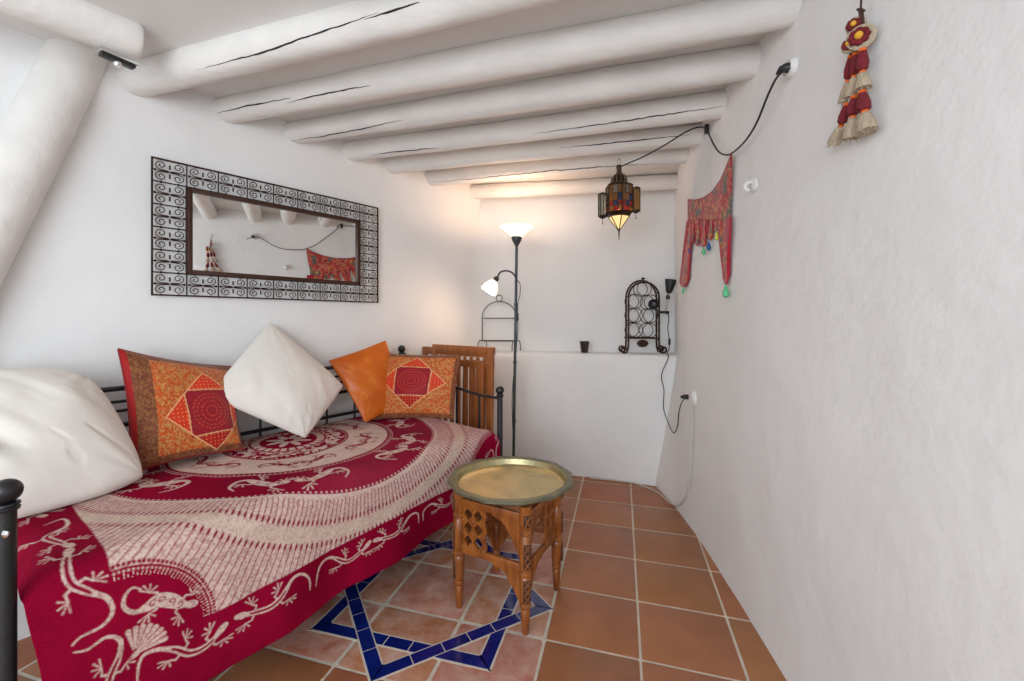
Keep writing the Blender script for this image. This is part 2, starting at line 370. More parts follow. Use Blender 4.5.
def beam(label,a,b,r,cracks,seed):
    a=V(a[0],a[1],2.06+r); b=V(b[0],b[1],2.055+r); d=(b-a).normalized(); a2=a-d*.05; b2=b+d*.05
    n=60; L=(b2-a2).length; vs=[];K=28
    side=V(-d.y,d.x,0); up=V(0,0,1); mb=MB()
    def rad(s,an): return r*(1+.035*math.sin(s*2.1+seed)+.09*(noise.noise(V(s*1.6,math.cos(an)*.9,math.sin(an)*.9+seed*3)))+.035*noise.noise(V(s*5,math.cos(an)*2.2,math.sin(an)*2.2+seed*5)))
    for i in range(n+1):
        s=i/n*L; off=side*(.008*math.sin(s*1.7+seed*2))
        e=1-.35*max(0,1-s/.09)**2
        for k in range(K):
            an=2*PI*k/K; vs.append(a2+d*s+off+(side*math.cos(an)+up*math.sin(an))*rad(s,an)*e)
    fs=[(i*K+k,i*K+(k+1)%K,(i+1)*K+(k+1)%K,(i+1)*K+k) for i in range(n) for k in range(K)]
    fs+=[tuple(range(K-1,-1,-1)),tuple(n*K+k for k in range(K))]
    mb.add(vs,fs)
    o=mb.build('ceiling_beam',M['beam']); tag(o,label,'beam',None)
    # knots and splits
    cam=V(0,0,H0); mc=MB(); mc.v=[]
    for cr in cracks:
        pts=[];ctrl=[Vector((u,v,0)) for u,v in cr]; dense=[]
        for i in range(len(ctrl)-1):
            m_=max(2,int((ctrl[i+1]-ctrl[i]).length/5)); dense+=[ctrl[i].lerp(ctrl[i+1],k/m_) for k in range(m_)]
        dense.append(ctrl[-1])
        for q in dense:
            ray=(P(q.x,q.y+random.uniform(-.5,.5),1)-cam).normalized()
            # closest hit with the log's cylinder
            w0=cam-a; A_=ray-d*ray.dot(d); B_=w0-d*w0.dot(d)
            aa=A_.dot(A_); bb=2*A_.dot(B_); cc=B_.dot(B_)-(r*.995)**2; D=bb*bb-4*aa*cc
            if D<0: continue
            t=(-bb-math.sqrt(D))/(2*aa); hit=cam+ray*t
            rv=hit-a; rv=rv-d*rv.dot(d); s=(hit-a2).dot(d); an=math.atan2(rv.z,rv.dot(side)); rr=rad(s,an)
            off=side*(.008*math.sin(s*1.7+seed*2))
            pts.append((a2+d*s+off+(side*math.cos(an)+up*math.sin(an))*(rr-.0005),rr,an))
        m_=len(pts)
        if m_<2: continue
        mc.tube([p[0] for p in pts],[.0004+.0030*math.sin(PI*min(1,max(0,(i+.3)/m_)))*(.6+.5*random.random()) for i in range(m_)],6)
    if mc.v: 
        c=mc.build('split',M['crack'],o); c['label']='dark split in the paint'
    return o
for k,(lab,a,b,r,cr) in enumerate(BEAMS): beam(lab,a,b,r,cr,k)
beam('ceiling log seen only as reflection at left of the mirror',(-.55,1.02),(.86,.60),.062,[],9)

# leaning log post half set in the left wall
def log(name,a,b,r0,r1,label,cat,seed,roundend=False,mat_='beam'):
    d=(b-a).normalized(); side=d.orthogonal().normalized(); up=d.cross(side); mb=MB(); L=(b-a).length; n=40;K=32; vs=[]
    st=[i/n for i in range(n+1)]
    prof=[(s,1.) for s in st]
    if roundend: prof=prof[:-1]+[(1-.012,1.),(1-.006,.97),(1-.002,.92),(1.,.86)]
    for s,e in prof:
        for k in range(K):
            an=2*PI*k/K; rr=(r0+(r1-r0)*s)*e*(1+.03*noise.noise(V(s*L*1.5+seed,math.cos(an),math.sin(an))))
            vs.append(a+d*(s*L)+(side*math.cos(an)+up*math.sin(an))*rr)
    m_=len(prof); fs=[(i*K+k,i*K+(k+1)%K,(i+1)*K+(k+1)%K,(i+1)*K+k) for i in range(m_-1) for k in range(K)]
    fs+=[tuple(range(K-1,-1,-1)),tuple((m_-1)*K+k for k in range(K))]; mb.add(vs,fs)
    o=mb.build(name,M[mat_],angle=35); return tag(o,label,cat)
tp=PL(80,50,.035); bt=PL(-46,296,.03); dd=(bt-tp).normalized()
log('leaning_post',tp-dd*.06,bt+dd*.9,0.082,.088,'thick white-painted log post leaning diagonally against the left wall','post',3)
# rounded plaster ridge that borders the post on its right
lg=log('ridge_log',V(-1.372-.637*1.6,1.42-.771*1.6,2.118),V(-1.372+.637*.112,1.42+.771*.112,2.118),.070,.064,'smooth white log with rounded end running to upper left corner under the ceiling','beam',8,True)
# metal latch screwed under that log
t=thing('door_latch','small chromed metal latch screwed below the rounded end of white log','latch',P(115,58,1.36))
q0,q1=P(98,49.5,1.40),P(136,66,1.49)
ddl=(q1-q0).normalized(); upv=V(0,0,1); sd=ddl.cross(upv).normalized(); R=Matrix((ddl,sd,ddl.cross(sd)*-1)).transposed()
mb=MB(); mb.box((q0+q1)/2+V(0,0,.004),((q1-q0).length,.034,.016),R,bev=.002); mb.build('latch_plate',M['chrome'],t)
mb=MB(); mb.box((q0+q1)/2-V(0,0,.010),((q1-q0).length*.9,.030,.010),R,bev=.003); mb.build('latch_bar',M['blackmetal'],t)
mb=MB(); mb.lathe([(.004,-.0),(.012,-.004),(.013,-.012),(.008,-.020),(.001,-.022)],(q0+q1)/2-V(0,0,.010),14); mb.build('bolt_head',M['chrome'],t)

# ------------------------------------------------------------------ wall mirror with scrollwork frame
def build_mirror():
    t0,t1=.090,1.166; h0,h1=1.252,1.828
    t=thing('wall_mirror','long mirror in dark iron scrollwork frame on left wall above the daybed','mirror',wl((t0+t1)/2,h0,.02))
    W_=t1-t0; Hh=h1-h0; nc,nr=9,6; cw=W_/nc; ch=Hh/nr
    Pm=lambda x,y,o=.025: wl(t0+x,h0+y,o)
    sc=MB()
    def bar(x0,y0,x1,y1,r,o=.025): sc.tube([Pm(x0,y0,o),Pm(x1,y1,o)],r,6)
    for i in range(nc):
        for j in range(nr):
            if 1<=i<nc-1 and 1<=j<nr-1: continue
            cx,cy=(i+.5)*cw,(j+.5)*ch
            bar(i*cw,j*ch,i*cw,(j+1)*ch,.0028); bar(i*cw,j*ch,(i+1)*cw,j*ch,.0028)
            bar((i+1)*cw,j*ch,(i+1)*cw,(j+1)*ch,.0028); bar(i*cw,(j+1)*ch,(i+1)*cw,(j+1)*ch,.0028)
            bar(i*cw+.004,cy,(i+1)*cw-.004,cy,.0018)
            for sx in (-1,1):
                bar(cx,cy+sx*ch*.10,cx,cy+sx*ch*.30,.0035)
                sc.ball(Pm(cx+sx*cw*.42,cy),.0055,8)
                for sy in (-1,1):
                    pts=[]
                    for k in range(20):
                        s=k/19; an=-.5*PI+ s*PI*2.9; rr=(.0200*(1-s)+.004*s)
                        x=sx*(cw*.25+rr*math.cos(an)*1.05); y=sy*(ch*.245+rr*math.sin(an)*.95)
                        pts.append(Pm(cx+x,cy+y))
                    st=Pm(cx+sx*cw*.03,cy+sy*ch*.03); sc.tube([st]+pts,.0021,5)
                sc.ball(Pm(cx+sx*cw*.25,cy+ch*.49),.005,8); sc.ball(Pm(cx+sx*cw*.25,cy-ch*.49),.005,8)
    sc.build('scrollwork',M['iron'],t)
    def ring(x0,y0,x1,y1,w,d,o,name,mm):
        mb=MB(); Rw=Matrix((WD,-WN,V(0,0,1))).transposed()
        for (ax,ay,bx_,by_) in ((x0,y0,x1,y0),(x0,y1,x1,y1)):
            mb.box(Pm((ax+bx_)/2,ay,o),(abs(bx_-ax)+w,d,w),Rw,bev=.002)
        for xx in (x0,x1): mb.box(Pm(xx,(y0+y1)/2,o),(w,d,abs(y1-y0)+w),Rw,bev=.002)
        return mb.build(name,M[mm],t)
    ring(0,0,W_,Hh,.007,.010,.025,'outer_rim','iron')
    ring(cw+.010,ch+.010,W_-cw-.010,Hh-ch-.010,.019,.018,.027,'inner_frame','brownframe')
    mb=MB(); Rw=Matrix((WD,-WN,V(0,0,1))).transposed()
    mb.box(Pm(W_/2,Hh/2,.018),(W_-2*cw-.016,.006,Hh-2*ch-.016),Rw); mb.build('mirror_glass',M['mirror'],t,smooth=False)
    mb=MB(); mb.box(Pm(W_/2,Hh/2,.0085),(W_-2*cw,.012,Hh-2*ch),Rw); mb.build('backing_board',M['brownframe'],t,smooth=False)
build_mirror()

# ------------------------------------------------------------------ daybed
e1=V(math.sin(math.radians(36.5)),math.cos(math.radians(36.5)),0); e2=V(-e1.y,e1.x,0); BO=V(-1.061,.901,0)
BL,BW,BT=1.678,.82,.585
def bed(a,b,h): p=BO+e1*a+e2*b; return V(p.x,p.y,h)
def build_bed():
    t=thing('daybed','black metal daybed with ball-topped posts and side rails along the left wall','bed',bed(BL/2,BW/2,0))
    def post(a,b,h,r,br,big=False,lab=None):
        mb=MB(); p=bed(a,b,0)
        pr=[(r*1.15,0),(r*1.15,.02),(r,.025),(r,h-br*2.6)]
        pr+=[(r*1.25,h-br*2.55),(r*1.35,h-br*2.35),(r*1.15,h-br*2.2),(r*1.35,h-br*2.1),(r*1.3,h-br*1.95),(r*.9,h-br*1.85)]
        mb.lathe(pr,p,20); o=mb.build('post',M['blackmetal'],t)
        m2=MB(); m2.ball(V(p.x,p.y,h-br),br,20,(1,1,.98)); m2.build('finial',M['blackmetal'],o)
        return o
    post(0,0,.815,.0165,.026); post(BL,0,.800,.0145,.0225); post(BL,BW-.03,.985,.0145,.024); post(0,BW-.03,.985,.0165,.024)
    p0=bed(0,0,.735); mb=MB(); mb.lathe([(.001,.0),(.008,.001),(.008,.004),(.003,.006),(.001,.0062)],p0-e2*.0155+V(0,0,-.03),12,Matrix.Rotation(PI/2,3,'X')@Matrix.Identity(3)); mb.build('bolt_head',M['chrome'],t)
    # back rails (against the wall)
    for h,r in ((.885,.010),(.835,.006),(.80,.006),(.745,.009),(.62,.009)):
        mb=MB(); mb.tube([bed(s*BL,BW-.03,h) for s in np.linspace(0,1,9)],r,8); mb.build('back_rail',M['blackmetal'],t)
    mb=MB()
    for s in np.linspace(.1,.9,9): mb.tube([bed(s*BL,BW-.03,.42),bed(s*BL,BW-.03,.745)],.006,8)
    mb.build('back_spindles',M['blackmetal'],t)
    # ends: curved arm dropping to the front post, spindles
    for a in (0,BL):
        mb=MB(); pts=[]
        for s in np.linspace(0,1,14):
            h=.945+(.735-.945)*(1-(1-s)**2.2) 
            pts.append(bed(a,(BW-.03)*(1-s),h))
        mb.tube(pts,.008,8); mb.build('arm_rail',M['blackmetal'],t)
        mb=MB(); mb.tube([bed(a,0,.33),bed(a,BW-.03,.33)],.010,8)
        for s in np.linspace(.18,.82,4):
            mb.tube([bed(a,(BW-.03)*s,.33),bed(a,(BW-.03)*s,.735+(.21)*(s**2.2))],.006,8)
        mb.build('end_spindles',M['blackmetal'],t)
    for b in (.04,BW-.04):
        mb=MB(); mb.box(bed(BL/2+.05,b,.39),(.03,BL-.14,.03),Matrix.Rotation(-math.radians(36.5),3,'Z'),bev=.003); mb.build('side_bar',M['blackmetal'],t)
    mb=MB()
    for s in np.linspace(.05,.95,12): mb.box(bed(BL*s,BW/2,.365),(BW-.1,.05,.01),Matrix.Rotation(-math.radians(36.5),3,'Z'))
    mb.build('slats',M['blackmetal'],t)
build_bed()
mb=MB(); mb.box(bed(BL/2,BW/2+.005,.4675),(BW-.12,BL-.13,.195),Matrix.Rotation(-math.radians(36.5),3,'Z'),bev=.045)
o=mb.build('mattress',M['mattress']); tag(o,'grey mattress lying on the daybed under the red printed bedspread','mattress')
# --- bedspread
Rr=.07
def arc_(q,edge):
    s=np.maximum(q-edge,0); al=np.minimum(s/Rr,PI/2)
    return np.minimum(q,edge)+np.where(s>0,Rr*np.sin(al),0), Rr*(1-np.cos(al))+np.maximum(s-Rr*PI/2,0)
def spread(a,q):
    qq,db=arc_(q,BW-.05); b=BW-qq
    aa,da=arc_(a,BL-.10); dn=.03*np.clip(1-(a-.02)/.06,0,1)**2
    d=(da**4+db**4)**.25
    z=BT-d-dn*(1-sm(0,.05,db))
    aa=aa+.028*sm(0,.25,db)*np.clip(1-(a-.02)/.3,0,1)
    top=np.clip(1-d/.05,0,1)
    z=z+top*((vnoise(a,q,4,3)-.5)*.012+(vnoise(a,q,9,5)-.5)*.006)
    side=sm(.05,.30,db)
    b=b-side*(.012+.014*np.sin(a*13+2*vnoise(a,q,2,9))*sm(.1,.4,db)+(vnoise(a,q*.4,14,4)-.5)*.012)
    aa=aa+sm(.05,.2,da)*.0
    x=BO.x+e1.x*aa+e2.x*b; y=BO.y+e1.y*aa+e2.y*b
    return x,y,z
GK={'G1':[(0.092,0.47),(0.13,0.462),(0.128,0.53),(0.086,0.572),(0.096,0.636),(0.114,0.70)],
'G2':[(0.078,0.974),(0.094,0.964),(0.132,0.96),(0.154,0.938),(0.148,0.9),(0.118,0.87),(0.094,0.84),(0.092,0.794),(0.108,0.715)],
'G3':[(0.078,0.99),(0.102,0.998),(0.138,0.99),(0.162,1.012),(0.158,1.05),(0.14,1.088),(.13,1.14),(.15,1.19)],
'G5':[(0.194,1.16),(0.202,1.086),(0.234,1.078),(0.276,1.1),(0.314,1.134),(0.354,1.136),(0.394,1.102)],
'G6':[(0.634,1.14),(0.632,1.10),(0.612,1.068),(0.58,1.064),(0.538,1.108),(0.498,1.12),(0.422,1.096)],
'G7':[(0.655,1.142),(0.67,1.078),(0.712,1.064),(0.778,1.12),(0.832,1.102),(0.862,1.078)],
'G8':[(1.100,1.118),(1.094,1.06),(1.055,1.050),(0.996,1.09),(0.954,1.10),(0.882,1.082)],
'G9':[(1.126,1.120),(1.128,1.064),(1.174,1.046),(1.226,1.086),(1.27,1.10),(1.33,1.06)]}
def bed_pattern(A,Q):
    n_,m_=A.shape; h=A[1,0]-A[0,0]
    ink=np.zeros_like(A)            # 1 = cream print
    a0,q0=A[0,0],Q[0,0]
    def stroke(pts,w,arr,val=1.):
        """pts (a,q), w list of half widths"""
        for i in range(len(pts)-1):
            (xa,ya),(xb,yb)=pts[i],pts[i+1]; wa,wb=w[i],w[i+1]; wm=max(wa,wb)+h
            i0=max(0,int((min(xa,xb)-wm-a0)/h)); i1=min(n_,int((max(xa,xb)+wm-a0)/h)+2)
            j0=max(0,int((min(ya,yb)-wm-q0)/h)); j1=min(m_,int((max(ya,yb)+wm-q0)/h)+2)
            if i1<=i0 or j1<=j0: continue
            x=A[i0:i1,j0:j1]-xa; y=Q[i0:i1,j0:j1]-ya; dx,dy=xb-xa,yb-ya; L2=dx*dx+dy*dy+1e-12
            t_=np.clip((x*dx+y*dy)/L2,0,1); d=np.hypot(x-t_*dx,y-t_*dy)-(wa+(wb-wa)*t_)
            c=np.clip(.5-d/h,0,1); s=arr[i0:i1,j0:j1]; s[:]=s*(1-c)+val*c
    def spline(p,n=8):
        out=[]
        for i in range(len(p)-1):
            g=lambda k:np.array(p[min(max(k,0),len(p)-1)])
            p0,p1,p2,p3=g(i-1),g(i),g(i+1),g(i+2)
            for k in range(n):
                s=k/n; out.append(tuple(.5*((2*p1)+(-p0+p2)*s+(2*p0-5*p1+4*p2-p3)*s*s+(-p0+3*p1-3*p2+p3)*s**3)))
        out.append(tuple(p[-1])); return out
    def gecko(sp,arr,val,size=1.,fat=.0090,core=True):
        pts=spline(sp); n=len(pts); L=[0]
        for i in range(1,n): L.append(L[-1]+math.dist(pts[i],pts[i-1]))
        T=L[-1]; ws=[]
        for l in L:
            s=l/T
            if s<.45: w=.0014+.0042*(s/.45)
            elif s<.9: w=.0056+(fat-.0056)*math.sin((s-.45)/.45*PI)**.8
            else: w=.0050+.0045*math.sin((s-.9)/.1*PI*.85)
            ws.append(w*size)
        at=lambda f: min(range(n),key=lambda i:abs(L[i]-f*T))
        for f,bend in ((.60,-1),(.84,1)):
            i=at(f); p=pts[i]; q=pts[min(i+1,n-1)]; d=np.array(q)-np.array(p); d=d/(np.linalg.norm(d)+1e-9); nn=np.array([-d[1],d[0]])
            for sd_ in (-1,1):
                p1=np.array(p)+nn*sd_*.020*size+d*bend*.002*size; p2=np.array(p)+nn*sd_*.026*size+d*bend*.018*size
                stroke([p,tuple(p1),tuple(p2)],[.0036*size,.0024*size,.0020*size],arr,val)
                for k in (-1.1,-.4,.3,1.0):
                    v=nn*sd_*math.cos(k)+d*bend*math.sin(k+.35); e=p2+v*.021*size
                    stroke([tuple(p2),tuple(e)],[.0009*size,.0021*size],arr,val)
        stroke(pts,ws,arr,val)
        if core:
            i0,i1=at(.50),at(.90); stroke(pts[i0:i1],[w*.38 for w in ws[i0:i1]],arr,1-val)
    def curls(sp,f0,f1,r_,arr,val,n=3,w=.0011):
        pts=spline(sp,12); m_=len(pts)
        for k in range(n):
            c_=pts[min(m_-1,int(m_*(f0+(f1-f0)*k/max(1,n-1))))]; an=np.linspace(0,1.8*PI,10); rr=np.linspace(r_*.25,r_,10)
            stroke([(c_[0]+q*math.cos(x+k),c_[1]+q*math.sin(x+k)) for x,q in zip(an,rr)],[w]*10,arr,val)
    CA,CQ=.885,.21; B0a,B1a,B1q=.160,1.615,1.035; Qw=Q+.055*(A-.7)*sm(.70,1.0,Q)
    r=np.hypot(A-CA,Q-CQ); th=np.arctan2(Q-CQ,A-CA)
    inside=(A>B0a)&(A<B1a)&(Q<B1q)&(Q>CQ-(B1q-CQ))
    # ---- cream field with radial spears
    field=np.ones_like(A)
    speck=vnoise(A,Q,190,2)*.55+vnoise(A,Q,380,3)*.45
    def spears(r0,r1,N,tipr,w):
        ph=(th/(2*PI)*N)%1-.5; dist=np.abs(ph)*2*PI*np.maximum(r,.05)/N
        m=np.clip(.5-(dist-w)/h,0,1)*(r>r0)*(r<r1)
        tip=np.clip(.5-(np.hypot(dist/.0036,(r-tipr)/.011)-1)*2,0,1)
        return np.maximum(m,tip)
    N1=284; 
    red=spears(.672,.742,N1,.742,.0014)
    red=np.maximum(red,spears(.812,1.9,N1,.812,.0013))
    band=np.exp(-((r-.777)/.03)**2)
    field=1-red
    # solid rings
    def ringmask(a,b): return np.clip(.5+(r-a)/h,0,1)*np.clip(.5-(r-b)/h,0,1)
    rr_=ringmask(-1,.66); field=field*(1-rr_)                # red disc to .66
    pat=np.zeros_like(A)
    pat=np.maximum(pat,ringmask(.256,.435))                   # cream ring
    dots=lambda rc,N,sz:np.clip(.5-(np.hypot((((th/(2*PI)*N)%1)-.5)*2*PI*rc/N,(r-rc))-sz)/h,0,1)
    pat=np.maximum(pat,dots(.449,170,.0036)); pat=np.maximum(pat,dots(.650,230,.0036)); pat=np.maximum(pat,dots(.246,90,.0034))
    pat=np.maximum(pat,ringmask(.656,.662)); pat=np.maximum(pat,ringmask(.457,.460))
    # centre medallion
    pat=np.maximum(pat,ringmask(.118,.150)*(np.abs(((th/(2*PI)*26)%1)-.5)>.14)); pat=np.maximum(pat,ringmask(.160,.164)); 
    ros=.070+.028*np.cos(th*8); pat=np.maximum(pat,np.clip(.5-(r-ros)/h,0,1)*(1-np.clip(.5-(r-.022)/h,0,1))); pat=pat*(1-(np.abs(((th/(2*PI)*8)%1)-.5)<.06)*(r<.11))
    pat=np.maximum(pat,ringmask(.205,.210)*0.8)
    pat=np.where((r>.166)&(r<.238)&(vnoise(A,Q,75,11)>.60),1,pat)
    field=np.maximum(field,pat)
    # geckos running round the rings
    def ringgecko(phi,R0,span,d,val,size):
        sp=[]; mid=R0
        for s,dr in ((-.62,.035),(-.80,.012),(-.78,-.025),(-.55,-.035),(-.30,-.018),(-.05,.0),(.2,.012),(.45,.0)):
            an=phi+d*s*span; R_=mid+dr*size; sp.append((CA+R_*math.cos(an),CQ+R_*math.sin(an)))
        gecko(sp,field,val,size,fat=.0135,core=False); curls(sp,.62,.9,.0085*size,field,1-val,3,.0009*size)
    K1=13
    for k in range(K1): ringgecko(math.radians(18+k*360/K1+(6 if k%2 else -6)),.555,.24,1 if k%2 else -1,1.,1.35)
    K2=12
    for k in range(K2): ringgecko(math.radians(5+k*360/K2+(6 if k%2 else -6)),.345,.30,1 if k%2 else -1,0.,.95)
    for k in range(10): ringgecko(math.radians(20+k*36),.195,.30,1 if k%2 else -1,1.,.42)
    # corner medallions inside the field
    crn=np.zeros_like(A)
    for ca in (B0a,B1a):
        rc=np.hypot(A-ca,Qw-B1q); thc=np.arctan2(B1q-Qw,np.abs(A-ca))
        field=field*(1-np.clip(.5-(rc-.204)/h,0,1))
        dd_=np.hypot((((thc/(PI/2)*34)%1)-.5)*PI/2*.198/34,(rc-.197)); field=np.maximum(field,np.clip(.5-(dd_-.0026)/h,0,1))
        ln=(np.abs(((thc/(PI/2)*34)%1)-.5)*PI/2*.19/34<.0010)&(rc>.183)&(rc<.193); field=np.where(ln,1,field)
        dd_=np.hypot((((thc/(PI/2)*34)%1)-.5)*PI/2*.209/34,(rc-.210)); field=field*(1-np.clip(.5-(dd_-.0038)/h,0,1))
    e=np.minimum(np.minimum(A-B0a,B1a-A),B1q-Qw)
    ins=np.clip(.5+e/h,0,1)
    ink=field*ins
    # border geckos
    for k_,sp in GK.items(): gecko(sp,ink,1.,1.0)
    mir=lambda sp:[(2*CA-a_,q_) for a_,q_ in sp]
    for k_ in ('G1','G2','G3','G5'): gecko(mir(GK[k_]),ink,1.,1.)
    for y0 in (.02,.22): 
        gecko([(.09,y0+.02),(.13,y0+.04),(.10,y0+.08),(.085,y0+.13),(.10,y0+.18)],ink,1.); gecko(mir([(.09,y0+.02),(.13,y0+.04),(.10,y0+.08),(.085,y0+.13),(.10,y0+.18)]),ink,1.)
    # fat patterned gecko in the corner medallion + fan
    for mm in (lambda p:p, mir):
        g4=[(0.212,0.912),(0.196,0.900),(0.180,0.912),(0.176,0.938),(0.194,0.960),(0.222,0.960),(0.246,0.955),(0.272,0.970),(0.296,0.990),(0.326,1.004)]
        gecko(mm(g4),ink,1.,1.0,fat=.0165,core=False); curls(mm(g4),.60,.86,.0092,ink,0.,4,.0012)
        (fx_,fy_)=mm([(.190,1.066)])[0]; sx=1 if mm([(0,0)])[0][0]==0 else -1
        for k in range(8):
            an=math.radians(-100+k*13.5); c1=(fx_+sx*.016*math.cos(an),fy_+.016*math.sin(an)); c2=(fx_+sx*.066*math.cos(an),fy_+.066*math.sin(an))
            stroke([c1,c2],[.0016,.0062],ink,1.)
        stroke([(fx_,fy_),(fx_+sx*.010,fy_-.006)],[.006,.007],ink,1.)
    redc=s2l(136,6,44); cream=s2l(214,188,176)
    rv=.80+.4*vnoise(A,Q,6,14); 
    col=redc*rv[...,None]
    worn=np.clip((vnoise(A,Q,3,15)-.35)*1.6,0,1)*.22*(r<.75)   # washed-out patches of the dye
    col=col*(1-worn[...,None])+s2l(176,84,104)*worn[...,None]
    fieldspeck=np.where(r>.665,np.clip((speck-.47)*6,0,1)*.46,np.clip((speck-.56)*5,0,1)*.28)
    fieldspeck=np.where(np.abs(r-.777)<.034,fieldspeck*.9,fieldspeck)
    tint=s2l(150,78,86)
    cc=cream*(1-fieldspeck[...,None])+tint*fieldspeck[...,None]
    gold=(np.exp(-((r-.777)/.022)**2)*.35)[...,None]; cc=cc*(1-gold)+s2l(205,190,160)*gold
    fringe=vnoise(A,Q,2.3,19); pinkish=np.clip((A-1.25)*3,0,1)[...,None]*.25
    cc=cc*(1-pinkish)+s2l(205,140,150)*pinkish
    return col*(1-ink[...,None])+cc*ink[...,None]
hs=.0025
A,Q=np.meshgrid(np.arange(.022,1.80,hs),np.arange(.02,1.2401,hs),indexing='ij')
cols=bed_pattern(A,Q)
qm=1.235-.085*np.clip((A-.2)/1.2,0,1.1)            # the cloth's hem climbs a little towards the far end
Qs=np.where(Q>1.0,1.0+(Q-1.0)*(qm-1.0)/.24,Q)
X,Y,Z=spread(A,Qs)
# trim corner of drape away near the end posts
o=grid_mesh('bedspread',X,Y,Z,M['cloth'],cols=cols); tag(o,'crimson bedspread printed with cream geckos and rings, draped over the daybed','bedspread')
md=o.modifiers.new('thick','SOLIDIFY'); md.thickness=.003; md.offset=-1

# ------------------------------------------------------------------ cushions
def cushion(name,label,c4,thick,matk,paint,group=None,pinch=.10,seed=0,n=110,piping=None,wr=1.,bulge=None,facing=None,rnd=.03):
    """c4: corners TL,TR,BR,BL in the room; n grid; closed two-sided pillow"""
    TL,TR,BR,Bl=[Vector(c) for c in c4]; N=((TR-TL).cross(Bl-TL)).normalized()
    if N.dot((facing or V(0,0,H0))-(TL+BR)/2)<0: N=-N
    s=np.linspace(-1,1,n); S_,T_=np.meshgrid(s,s,indexing='ij')
    # concave edges
    pin=pinch
    s2=S_*(1-pin*(1-T_**2)*np.abs(S_)**3); t2=T_*(1-pin*(1-S_**2)*np.abs(T_)**3)
    u=(s2+1)/2; v=(t2+1)/2
    def B(k): return TL[k]*(1-u)*(1-v)+TR[k]*u*(1-v)+BR[k]*u*v+Bl[k]*(1-u)*v
    cr_=1-rnd*(np.abs(S_)*np.abs(T_))**3; s2=s2*cr_; t2=t2*cr_; u=(s2+1)/2; v=(t2+1)/2
    prof=((1-S_**4)*(1-T_**4))**.5*(.55+.45*np.cos(S_*PI/2)*np.cos(T_*PI/2))
    prof=np.clip(prof,0,1)
    wrk=wr*((vnoise(S_,T_,1.7,seed)-.5)*.20+(vnoise((S_+T_)*.35,(T_-S_),3.6,seed+1)-.5)*.10)
    fold=vnoise((S_*.5+T_*.5)*.8,(T_-S_)*1.0,6.5,seed+3); wrk-=wr*.10*np.clip((fold-.62)*4,0,1)*np.exp(-1.2*np.hypot(S_-1,T_-1))
    # creases fanning from the corners
    for (cs,ct) in ((-1,-1),(1,-1),(1,1),(-1,1)):
        rr=np.hypot(S_-cs,T_-ct); an=np.arctan2(T_-ct,S_-cs); wrk+=wr*.045*np.sin(an*15+seed+rr*2)*np.exp(-rr*1.9)*np.clip(rr*4,0,1)
    hf=thick*(prof+wrk*prof**.5); hb=-thick*.62*prof
    out=[]
    for hh in (hf,hb): out.append(np.stack([B(0)+N.x*hh,B(1)+N.y*hh,B(2)+N.z*hh],-1))
    minz=min(out[0][...,2].min(),out[1][...,2].min())
    co=np.concatenate([out[0].reshape(-1,3),out[1].reshape(-1,3)])
    i=np.arange(n*n).reshape(n,n)
    q=np.stack([i[:-1,:-1],i[1:,:-1],i[1:,1:],i[:-1,1:]],-1).reshape(-1,4); q2=q[:,::-1]+n*n
    q=np.concatenate([q,q2]); me=bpy.data.meshes.new(name)
    me.vertices.add(len(co)); me.vertices.foreach_set('co',co.astype(np.float32).ravel())
    me.loops.add(q.size); me.loops.foreach_set('vertex_index',np.ascontiguousarray(q).ravel().astype(np.int32)); me.polygons.add(len(q)); me.polygons.foreach_set('loop_start',np.arange(0,q.size,4,dtype=np.int32))
    me.update(calc_edges=True)
    if paint:
        cf,cb=paint(S_,T_); set_cols(me,np.concatenate([cf.reshape(-1,3),cb.reshape(-1,3)]))
    bm=bmesh.new(); bm.from_mesh(me); bmesh.ops.remove_doubles(bm,verts=bm.verts[:],dist=1e-5); bmesh.ops.recalc_face_normals(bm,faces=bm.faces[:]); bm.to_mesh(me); bm.free()
    o=finish(name,me,M[matk]); tag(o,label,'pillow' if 'pillow' in name else 'cushion',group)
    if piping:
        idx=[(k,0) for k in range(n)]+[(n-1,k) for k in range(1,n)]+[(k,n-1) for k in range(n-2,-1,-1)]+[(0,k) for k in range(n-2,0,-1)]
        sel=piping[1] if len(piping)>1 else None
        pts=[Vector(out[0][a,b]) for a,b in idx][::3]; mb=MB(); mb.tube(pts,piping[2] if len(piping)>2 else .005,6,closed=True); mb.build('piping',piping[0],o)
    return o
def lerp(a,b,m): return a*(1-m[...,None])+b*m[...,None]
def brocade(S_,T_,seed,c1,c2,c3,sc=1.):
    a=vnoise(S_,T_,22*sc,seed); b=vnoise(S_,T_,44*sc,seed+1); f=np.clip((a-.42)*6,0,1); g=np.clip((b-.55)*7,0,1)
    c=np.ones(S_.shape+(3,))*c1; c=lerp(c,np.ones(3)*c2,f*.8); return lerp(c,np.ones(3)*c3,g*.7)
